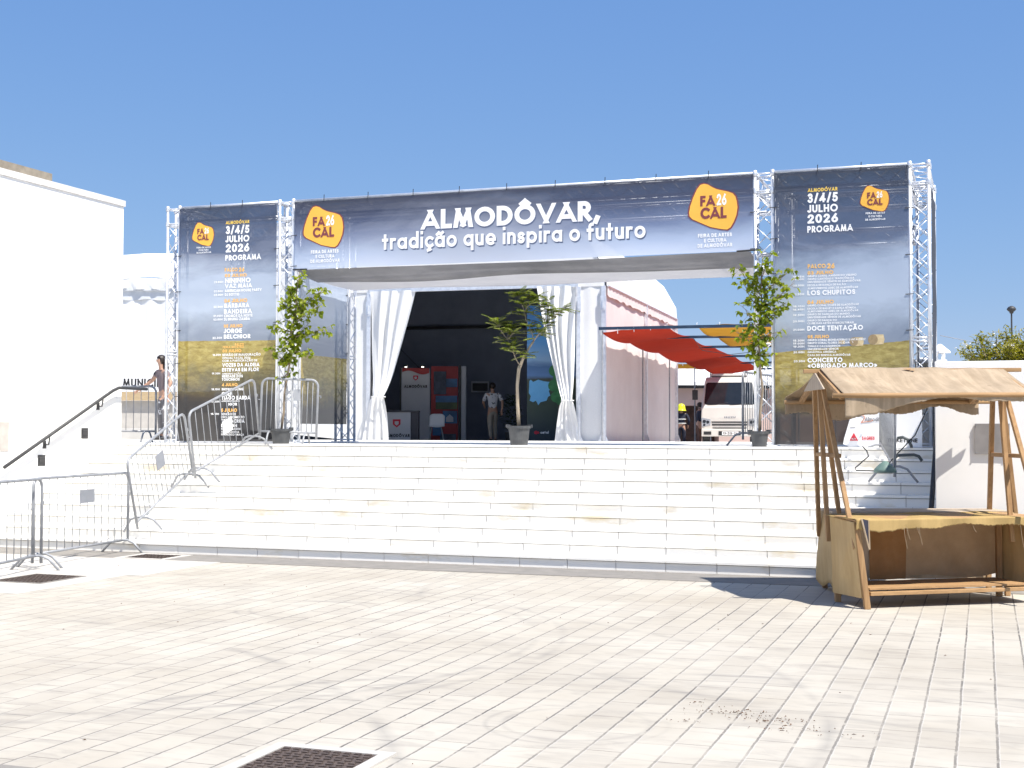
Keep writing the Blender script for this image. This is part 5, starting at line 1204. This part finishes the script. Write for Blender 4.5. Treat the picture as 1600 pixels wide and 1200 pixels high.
m = MB(); m.grid(40, 14, lambda u, v: fc(.765 + 1.03 * u, .59 + .015 * math.sin(u * 13 + v * 3) + .01 * noise.noise(Vector((u * 6, v * 6, 1))), .215 + .59 * v + .02 * math.sin(u * 7) * (1 - v))); m.build('back_cloth', BROWNC, stl, True)
board('counter_top', [fc(-.13, -.02, .815), fc(CLN + .12, -.02, .815), fc(CLN + .05, .60, .83), fc(-.07, .60, .83)], (0, 0, .018), WX)
rr = random.Random(2)
fr = [rr.uniform(-.007, .007) for _ in range(140)]
def tcl(u, v):
    a = -.13 + (CLN + .26) * u
    if v < .62: b_ = .60 - .635 * v / .62; z = .838 + .006 * math.sin(a * 9 + v * 3) + .01 * (v < .1)
    else:
        f = (v - .62) / .38; b_ = -.036 - .012 * math.sin(a * 12) * f; z = .838 - (.088 + .022 * math.sin(a * 3.3 + 1.0) + .01 * math.sin(a * 11) + fr[int(u * 138)]) * f
    return fc(a, b_, z)
m = MB(); m.grid(138, 22, tcl)
th = m.build('counter_cloth', OCHRE, stl, True, solid=.003)
for (a, L) in ((.36, .20), (.39, .12), (.52, .17), (.50, .09), (1.62, .22), (1.66, .14), (1.1, .06)):
    m = MB(); m.tube([fc(a, -.045, .76), fc(a + .01, -.05, .76 - L * .5), fc(a + .035, -.045, .76 - L)], .0022, 4); m.build('loose_thread', BURL, th)
m = MB(); m.prism([fc(-.005, -.045, .56), fc(-.075, -.045, .845), fc(-.015, -.045, .83)], (0, -.006, 0)); m.build('hanging_strip', mat('dark_blue_scrap', (.03, .03, .05), (.02, .02, .035)), stl)
m = MB(); m.bar(fc(-.002, -.05, .56), fc(-.012, -.05, .83), .012); m.bar(fc(-.008, -.05, .56), fc(-.085, -.05, .845), .014); m.build('pale_strap', BURL, stl)
# rear counter
bars('leg', [((0, 1.70, 0), (0, 1.70, .80)), ((.06, 1.18, 0), (.06, 1.18, .80)), ((1.72, 1.66, 0), (1.72, 1.66, .8)), ((1.69, 1.04, 0), (1.69, 1.10, .8))], WZ, .05)
board('counter_top', [(-.05, 1.14, .815), (1.80, 1.14, .815), (1.80, 1.72, .815), (-.05, 1.72, .815)], (0, 0, .025), GREYW)
bars('rail', [((-.03, 1.14, .785), (1.78, 1.14, .785)), ((-.03, 1.715, .785), (1.78, 1.715, .785))], WX, .03, .055)
m = MB(); m.grid(12, 14, lambda u, v: (-.055 + .012 * math.sin(v * 5 + u * 4) - .02 * (1 - v) * u, 1.13 + .60 * u, .07 + .03 * math.sin(u * 7) + (.75 - .03 * math.sin(u * 7)) * v)); m.build('side_cloth', PLY, stl, True, solid=.006)
m = MB(); m.grid(30, 8, lambda u, v: (1.75 * u, 1.735 + .012 * math.sin(u * 20), .10 + .7 * v)); m.build('back_cloth', BURL, stl, True)
# posts: a pair of legs to each counter at both ends, braced
for (dx, k) in ((0, 0), (1.80, 1)):
    s_ = 1
    q = lambda a, b_, z: (dx + s_ * a, b_, z)
    P4 = [(q(-.27, .95, 2.08), q(-.06, 1.70, .55)), (q(-.255, .80, 2.08), q(-.22, .60, .58) ), (q(-.235, .72, 2.07), q(-.10, .03, .56) ), (q(-.20, .90, 2.06), q(.06, 1.20, .60))]
    bars('post', P4, WZ, .042, .048)
    bars('brace', [(q(-.17, 1.30, 1.42), q(-.155, .42, 1.42))], WY, .04, .05)
    board('gable_board', [q(-.285, .86, 2.235), q(-.285, .80, 2.235), q(-.285, .42, 2.065), q(-.285, 1.32, 2.065)], (-.015, 0, 0), GREYW)
    bars('rafter', [(q(-.235, .88, 2.25), q(-.215, .04, 1.975)), (q(-.235, .84, 2.25), q(-.25, 1.66, 1.965))], WY, .045)
bars('ridge_pole', [((-.40, .86, 2.255), (1.78, .86, 2.275))], WX, .04)
m = MB(); m.tube([(-.32, -.02, 1.99), (.2, -.025, 1.995), (.9, -.02, 2.0), (1.95, -.02, 2.005)], .023, 10); m.build('eave_pole', WX, stl, True)
m = MB(); m.tube([(-.42, 1.69, 1.962), (.6, 1.7, 1.965), (1.78, 1.69, 1.97)], .022, 10); m.build('eave_pole', WX, stl, True)
rag = [rr.uniform(-.006, .006) for _ in range(121)]
def roofc(side):
    def fn(u, v):
        f0 = min(1, v / .74); x0 = -.235 - (.17 * f0 ** 1.5 if side > 0 else -.03 * f0); x = x0 + (1.60 + (.14 if side < 0 else .06) * f0 - x0) * u
        e = 2.292 + .004 * math.sin(x * 3)
        if v < .74:
            f = v / .74; y = .86 + side * .885 * f; z = e - .277 * f - .035 * math.sin(math.pi * f) * (.8 + .4 * math.sin(x * 4)) + .010 * math.sin(x * 17 + f * 4 + 3 * noise.noise(Vector((x * 2, f, 3)))) * f - .016 * math.sin(x * 8 - f * 2 + 2.5 * noise.noise(Vector((x * 1.5, f * 1.2, 8)))) * math.sin(math.pi * f) + .012 * noise.noise(Vector((x * 5, f * 2.2, 5)))
            if f > .97 and side < 0: z -= 0
        else:
            f = (v - .74) / .26
            drop = (.245 - .11 * min(1, max(0, (x + .12) / .35)) - .075 * min(1, max(0, (x - .25) / .35)) + .016 * math.sin(x * 6) + .007 * math.sin(x * 13)) if side < 0 else (.17 + .05 * math.sin(x * 3 + 1) + .03 * math.sin(x * 9))
            y = .86 + side * (.885 - .02 * f) + .02 * math.sin(x * 9) * f; z = e - .277 - (drop + rag[int(u * 120)]) * f
        return (x, y, z)
    m = MB(); m.grid(120, 40, fn); return m
rc_ = roofc(-1).build('roof_cloth', BURL, stl, True, solid=.003)
roofc(1).build('roof_cloth', BURL, stl, True, solid=.003)
m = MB()
for (x, f) in ((.62, .06), (.64, .12), (.60, .10)): m.poly([(x - .04, .86 - .885 * f, 2.30 - .277 * f + .006), (x + .05, .86 - .885 * f, 2.30 - .277 * f + .006), (x + .02, .86 - .885 * (f + .05), 2.30 - .277 * (f + .05) + .006)])
m.build('torn_patch', WX, rc_)
stl.location = (-1.04, 12.995, 0); stl.rotation_euler = (0, 0, R(19.4))

# ================================================================== LORRY
lo = thing('lorry', 'white lorry cab facing the steps under the red shade cloth', 'lorry', (0, 0, 0))
CAR = mat('white_car_paint', (.60, .585, .55), (.56, .545, .515), .28, scale=2); GLASS = mat('dark_windscreen', (.018, .022, .028), (.012, .015, .02), .06, scale=2); CHROME = mat('headlight_glass', (.62, .64, .66), (.45, .46, .48), .15, .6, scale=14)
prof = [(0.02, .38), (0, .55), (0, .98), (.03, 1.30), (.10, 1.40), (.42, 2.16), (.62, 2.30), (1.75, 2.33), (1.75, .5), (.9, .45)]
hw = [.86, .90, .90, .89, .88, .79, .74, .74, .89, .89]
m = MB(); k = len(prof)
vs = [(-w_, y, z) for (y, z), w_ in zip(prof, hw)] + [(w_, y, z) for (y, z), w_ in zip(prof, hw)]
m.add(vs, [tuple(range(k)), tuple(range(k, 2 * k))[::-1]] + [(i, k + i, k + (i + 1) % k, (i + 1) % k) for i in range(k)]); m.build('cab', CAR, lo, bevel=.035)
def face(y0, z0, y1, z1, d):      # a point on the sloping windscreen plane
    return None
m = MB(); wq = [(-.80, 1.44), (-.74, 1.40), (.74, 1.40), (.80, 1.44), (.745, 2.06), (.69, 2.12), (-.69, 2.12), (-.745, 2.06)]
m.prism([(x, .10 + (z - 1.40) * .421 - .012, z) for x, z in wq], (0, .03, .0)); m.build('windscreen', GLASS, lo)
for (x, a) in ((-.42, .5), (.28, .5)): m = MB(); m.tube([(x - .28, .085, 1.385), (x, .088, 1.40), (x + .38, .105, 1.46)], .010, 6); m.build('wiper', BLACK, lo)
for s_ in (-1, 1):
    m = MB(); m.prism([(s_ * .885, -.012, .99), (s_ * .60, -.012, .93), (s_ * .60, -.012, .74), (s_ * .885, -.012, .68)], (0, .03, 0)); hl = m.build('headlight', CHROME, lo, bevel=.008)
    m = MB()
    for (x, z, r) in ((.80, .86, .055), (.69, .84, .05), (.80, .75, .04)): m.tube([(s_ * x, -.02, z), (s_ * x, -.012, z)], r, 12)
    m.build('lens', GLASS, hl)
    m = MB(); m.tube([(s_ * .87, .2, 1.95), (s_ * 1.05, .02, 2.02), (s_ * 1.09, .0, 1.9), (s_ * 1.09, .0, 1.35), (s_ * .9, .1, 1.25)], .012, 6); ar = m.build('mirror_arm', BLACK, lo)
    m = MB(); m.box(s_ * 1.09 - .09, s_ * 1.09 + .09, -.03, .03, 1.55, 1.87); m.build('mirror', BLACK, ar, bevel=.02)
    m = MB()
    m.v = []; q = MB(); q.lathe([(0, -.1), (.36, -.1), (.38, -.06), (.38, .06), (.36, .1), (0, .1)], (0, 0, 0), 24); m.add([(s_ * .76 + c, .75 + a, .38 + b_) for a, b_, c in q.v], q.f)
    m.build('wheel', BLACK, lo)
for (z0, z1, w0) in ((.82, .86, .56), (.73, .78, .54), (.64, .67, .52), (.52, .58, .40)):
    m = MB(); m.prism([(-w0 - .02, -.010, z1), (w0 + .02, -.010, z1), (w0, -.010, z0), (-w0, -.010, z0)], (0, .02, 0)); m.build('grille_slot', BLACK, lo)
m = MB(); m.box(-.89, .89, -.045, .02, .38, .62); m.build('bumper', CAR, lo, bevel=.02)
for s_ in (-1, 1):
    m = MB(); m.box(s_ * .70 - .12, s_ * .70 + .12, -.055, -.044, .44, .54); m.build('fog_light', BLACK, lo)
m = MB(); m.box(-.35, .35, -.053, -.046, .42, .55, 0); m.build('bumper_grille', BLACK, lo)
m = MB(); m.box(-.24, .28, -.062, -.054, .43, .54, 0); npl = m.build('number_plate', WHITE, lo)
m = MB(); text(m, '13-ZQ-26', -.21, .45, .07, .46, lambda u, v, d: (u, -.064 - d, v), .2); m.build('plate_lettering', INKK, npl)
m = MB(); text(m, 'ISUZU', -.17, .97, .055, .36, lambda u, v, d: (u, -.008 - d, v), .26); m.build('badge_lettering', CHROME, lo)
m = MB(); m.box(-.6, .6, .75, 1.6, 2.335, 2.42); m.build('roof_fairing', CAR, lo, bevel=.03)
m = MB(); m.box(-.82, .82, 1.85, 5.2, .85, 1.0); m.box(-.82, .82, 1.83, 1.86, 1.003, 1.9); m.box(-.82, -.79, 1.863, 5.2, 1.003, 1.35); m.box(.79, .82, 1.863, 5.2, 1.003, 1.35); m.build('load_bed', GALV, lo)
lo.location = (-7.67, 42.9, gz(42.9) - .03); lo.rotation_euler = (0, 0, R(10.5))

# ================================================================== PEOPLE
def skin(name, V, Ed, Rd, mt, parent, sub=2):
    me = bpy.data.meshes.new('tmp'); me.from_pydata(V, Ed, [])
    o = bpy.data.objects.new('tmp', me); COL.objects.link(o)
    s = o.modifiers.new('k', 'SKIN'); s.branch_smoothing = .6
    for d, r in zip(me.skin_vertices[0].data, Rd): d.radius = r if isinstance(r, tuple) else (r, r); d.use_root = False
    me.skin_vertices[0].data[0].use_root = True
    if sub: u = o.modifiers.new('u', 'SUBSURF'); u.levels = sub
    dg = bpy.context.evaluated_depsgraph_get(); dg.update()
    m2 = bpy.data.meshes.new_from_object(o.evaluated_get(dg)); m2.name = name
    bpy.data.objects.remove(o)
    m2.materials.clear(); m2.materials.append(mt)
    for p in m2.polygons: p.use_smooth = True; p.material_index = 0
    q = bpy.data.objects.new(name, m2); COL.objects.link(q); par(q, parent); return q
def lerp3(a, b_, f): return tuple(a[i] + (b_[i] - a[i]) * f for i in range(3))
def person(label, loc, rz, sc, arms, legs, mats, hair='short', lean=(0, 0), sleeve=.55, female=False, trouser=.97, group=None):
    """arms/legs: (elbow, wrist) and (knee, ankle) for left and right; the figure faces -Y"""
    t = thing('person', label, 'person', (0, 0, 0), 0, group)
    skinm, shirt, trous, hairm, shoe = mats
    lx, ly = lean
    pel = (0, 0, .93); sp = (lx * .3, ly * .3, 1.10); chs = (lx * .7, ly * .7, 1.30); nk = (lx, ly, 1.46); hb = (lx * 1.06, ly * 1.06 - .015, 1.53); hm = (lx * 1.08, ly * 1.08 - .02, 1.61); ht = (lx * 1.08, ly * 1.08 - .01, 1.68)
    V = [pel, sp, chs, nk, hb, hm, ht]; Ed = [(0, 1), (1, 2), (2, 3), (3, 4), (4, 5), (5, 6)]
    sw_ = .165 if female else .19
    Rd = [(.145, .10), (.125, .095), (.15, .105), .052, (.06, .072), (.074, .09), (.055, .068)]
    def add(p, r, to): V.append(p); Rd.append(r); Ed.append((to, len(V) - 1)); return len(V) - 1
    # nose
    add((hm[0], hm[1] - .105, hm[2] - .02), .014, 5)
    shp = []; 
    for s_, (el, wr) in zip((-1, 1), arms):
        sh_ = (lx * .9 + s_ * sw_, ly * .9, 1.39)
        i = add(sh_, .052, 2); j = add(el, .04, i); k_ = add(wr, .028, j)
        d = Vector(wr) - Vector(el); d.normalize(); sd = d.cross(Vector((0, 1, .2))).normalized()
        pm_ = Vector(wr) + d * .07; p_ = add(tuple(pm_), (.036, .018), k_)
        for q in range(4):
            b0 = pm_ + d * .02 + sd * (.027 - .018 * q); ln = (.062, .07, .066, .05)[q]
            f1 = add(tuple(b0 + d * ln * .5), .0085, p_); add(tuple(b0 + d * ln - Vector((0, .012, 0))), .007, f1)
        f1 = add(tuple(Vector(wr) + d * .045 + sd * .045), .009, k_); add(tuple(Vector(wr) + d * .085 + sd * .055), .008, f1)
        shp.append((sh_, el, wr))
    lg = []
    for s_, (kn, an, to) in zip((-1, 1), legs):
        h_ = (s_ * .09, 0, .88); i = add(h_, .088, 0); j = add(kn, .056, i); k_ = add(an, .036, j); f_ = add((an[0], an[1] + .02, an[2] - .05), .036, k_); add(to, (.036, .024), f_); lg.append((h_, kn, an, to))
    skin('body', V, Ed, Rd, skinm, t)
    V2 = [(0, .0, .90), sp, chs, (lx * .92, ly * .92, 1.41)]; E2 = [(0, 1), (1, 2), (2, 3)]; R2 = [(.165, .12), (.145, .112), (.172, .125), (.10, .085)]
    for (sh_, el, wr) in shp:
        V2.append(sh_); R2.append(.068); E2.append((2, len(V2) - 1)); V2.append(lerp3(sh_, el, min(1, sleeve * 1.6))); R2.append(.056); E2.append((len(V2) - 2, len(V2) - 1))
        if sleeve > .9: V2.append(lerp3(el, wr, .92)); R2.append(.042); E2.append((len(V2) - 2, len(V2) - 1))
    skin('shirt', V2, E2, R2, shirt, t)
    V3 = [(0, 0, .96), (0, 0, .90)]; E3 = [(0, 1)]; R3 = [(.155, .115), (.165, .12)]
    for (h_, kn, an, to) in lg:
        V3.append((h_[0], h_[1], .84)); R3.append(.10); E3.append((1, len(V3) - 1)); V3.append(kn); R3.append(.07); E3.append((len(V3) - 2, len(V3) - 1))
        if trouser > .5: V3.append(lerp3(kn, an, trouser)); R3.append(.056); E3.append((len(V3) - 2, len(V3) - 1))
    skin('trousers', V3, E3, R3, trous, t)
    for (h_, kn, an, to) in lg:
        m = MB(); m.tube([(an[0], an[1] + .05, an[2] - .055), (an[0], an[1], an[2] - .04), ((an[0] + to[0]) / 2, (an[1] + to[1]) / 2, an[2] - .05), (to[0], to[1] - .02, to[2])], [.03, .045, .043, .03], 8); m.build('shoe', shoe, t, True)
    if hair:
        m = MB(); c = Vector((hm[0], hm[1] + .012, hm[2] + .012))
        def hf_(u, v):
            a = u * 6.2832; e = -1.1 + 2.65 * v
            if -2.3 < ((a + 1.5708 + 3.1416) % 6.2832 - 3.1416) < 2.3 and abs((a + 1.5708 + 3.1416) % 6.2832 - 3.1416) < .95: e = max(e, .45)
            q = (.088 * math.cos(e) * math.cos(a), .106 * math.cos(e) * math.sin(a), .10 * math.sin(e)); return (c.x + q[0], c.y + q[1], c.z + q[2])
        m.grid(24, 12, hf_)
        if hair == 'long':
            for s_ in (-1, 0, 1):
                m.tube([(c.x + s_ * .06, c.y + .05, c.z + .02), (c.x + s_ * .095, c.y + .055, c.z - .10), (c.x + s_ * .11, c.y + .06, c.z - .22), (c.x + s_ * .09, c.y + .05, c.z - .34)], [.045, .052, .048, .012], 8)
        m.build('hair', hairm, t, True)
    for s_ in (-1, 1): m = MB(); m.lathe([(0, -.012), (.009, -.006), (.011, 0), (.009, .006), (0, .012)], (hm[0] + s_ * .032, hm[1] - .082, hm[2] + .004), 8); m.build('eye', INKK, t)
    t.location = loc; t.rotation_euler = (0, 0, rz); t.scale = (sc, sc, sc)
    return t
SK = mat('skin', (.50, .30, .21), (.44, .25, .17), .55, scale=8); HAIRD = mat('dark_hair', (.03, .02, .015), (.015, .01, .008), .5, scale=30); SHOE = mat('dark_shoe', (.04, .04, .045), (.03, .03, .03), .6)
def patterned(name, c, c2, scale, thr):
    m, t, b = nodes(name); v = coords(t); t.links.new(ramp(t, noise_(t, v, scale, 2), [(thr, c), (thr + .02, c2)]), b.inputs['Base Color']); b.inputs['Roughness'].default_value = .9; return m
LILAC = patterned('dusky_lilac_top', (.22, .17, .17), (.04, .035, .04), 7, .56)
GREYP = patterned('grey_trousers_white_print', (.20, .19, .19), (.75, .75, .75), 9, .60)
WSH = patterned('white_shirt_dark_print', (.62, .62, .64), (.06, .07, .08), 14, .60)
BEIGE = mat('beige_trousers', (.42, .36, .29), (.36, .31, .25), .9); NAVY = mat('navy_turnout_gear', (.018, .022, .045), (.012, .015, .03), .85); STRIPE = mat('reflective_stripe', (.62, .63, .6), (.55, .56, .54), .4)
st_legs = (((-.10, -.03, .50), (-.11, .0, .09), (-.12, -.15, .03)), ((.10, -.04, .50), (.11, .02, .09), (.13, -.13, .03)))
person('woman with long dark hair in a dusky top leaning beside the left truss tower', (-16.30, 24.35, ZL), R(-28), 1.04, (((-.33, -.10, 1.20), (-.50, -.26, 1.04)), ((.30, -.02, 1.14), (.26, -.14, .93))), st_legs, (SK, LILAC, GREYP, HAIRD, SHOE), 'long', (0, -.06), .35, True)
wk = (((-.10, -.16, .52), (-.11, -.10, .10), (-.12, -.25, .05)), ((.10, .04, .50), (.11, .22, .12), (.12, .10, .05)))
person('man in white printed shirt and beige trousers walking away inside the marquee', (-13.42, 36.6, gz(36.6)), R(215), 1.01, (((-.26, .12, 1.15), (-.25, .10, .92)), ((.26, -.08, 1.13), (.17, -.27, 1.05))), wk, (SK, WSH, BEIGE, HAIRD, SHOE), 'short', (0, -.02), .55)
ff = person('firefighter in navy gear and yellow helmet seen from behind beside the lorry', (-11.02, 51.2, gz(51.2)), R(190), 1.0, (((-.30, .02, 1.14), (-.26, -.10, .95)), ((.30, .02, 1.14), (.28, -.08, .92))), st_legs, (SK, NAVY, NAVY, HAIRD, SHOE), None, (0, -.03), 1.0)
HELM = mat('yellow_helmet', (.70, .72, .03), (.66, .68, .025), .3)
m = MB(); m.lathe([(.185, 1.50), (.20, 1.51), (.165, 1.54), (.155, 1.62), (.135, 1.71), (.09, 1.77), (0, 1.79)], (0, .0, 0), 24); 
hl = m.build('helmet', HELM, None, True); hl.parent = ff
for (z, r, ry) in ((1.18, .163, .128), (1.02, .167, .13)):
    m = MB(); m.tube([(r * math.cos(a * .3142), ry * math.sin(a * .3142), z) for a in range(20)], .022, 6, closed=True); o = m.build('reflective_band', STRIPE, None, True); o.parent = ff
for s_ in (-1, 1):
    m = MB(); m.tube([(s_ * .105 + .066 * math.cos(a * .5236), -.01 + .066 * math.sin(a * .5236), .22) for a in range(12)], .018, 6, closed=True); o = m.build('reflective_band', STRIPE, None, True); o.parent = ff
person('person in dark clothes standing close by the lorry door', (-9.62, 47.6, gz(47.6)), R(120), .98, (((-.26, .02, 1.14), (-.24, -.12, .95)), ((.28, -.06, 1.16), (.2, -.25, 1.1))), st_legs, (SK, NAVY, mat('rust_trousers', (.16, .06, .03), (.12, .045, .02)), HAIRD, SHOE), 'short', (0, -.04), 1.0)
# plant in the marquee behind the walking man
rr = random.Random(31); pt = thing('indoor_plant', 'dark leafy plant on the marquee floor right of the walking man', 'plant', (-12.95, 36.9, 1.27))
m = MB(); m.lathe([(0, 0), (.15, 0), (.19, .3), (0, .3)], (-12.95, 36.9, gz(36.4)), 16); m.build('pot', POT, pt)
m = MB()
for k in range(240):
    a = rr.uniform(0, 6.28); z = rr.uniform(.3, 1.35); r = .30 * (1 - abs(z - .75) / .9)
    leaf(m, Vector((-12.95 + r * rr.random() * math.cos(a), 36.9 + r * rr.random() * math.sin(a), gz(36.4) + z)), Vector((math.cos(a), math.sin(a), rr.uniform(-.3, .8))), Vector((0, 0, 1)), .16, .05)
m.build('foliage', leafmat('dark_leaf', (.05, .09, .03), (.03, .05, .02), .2), pt)
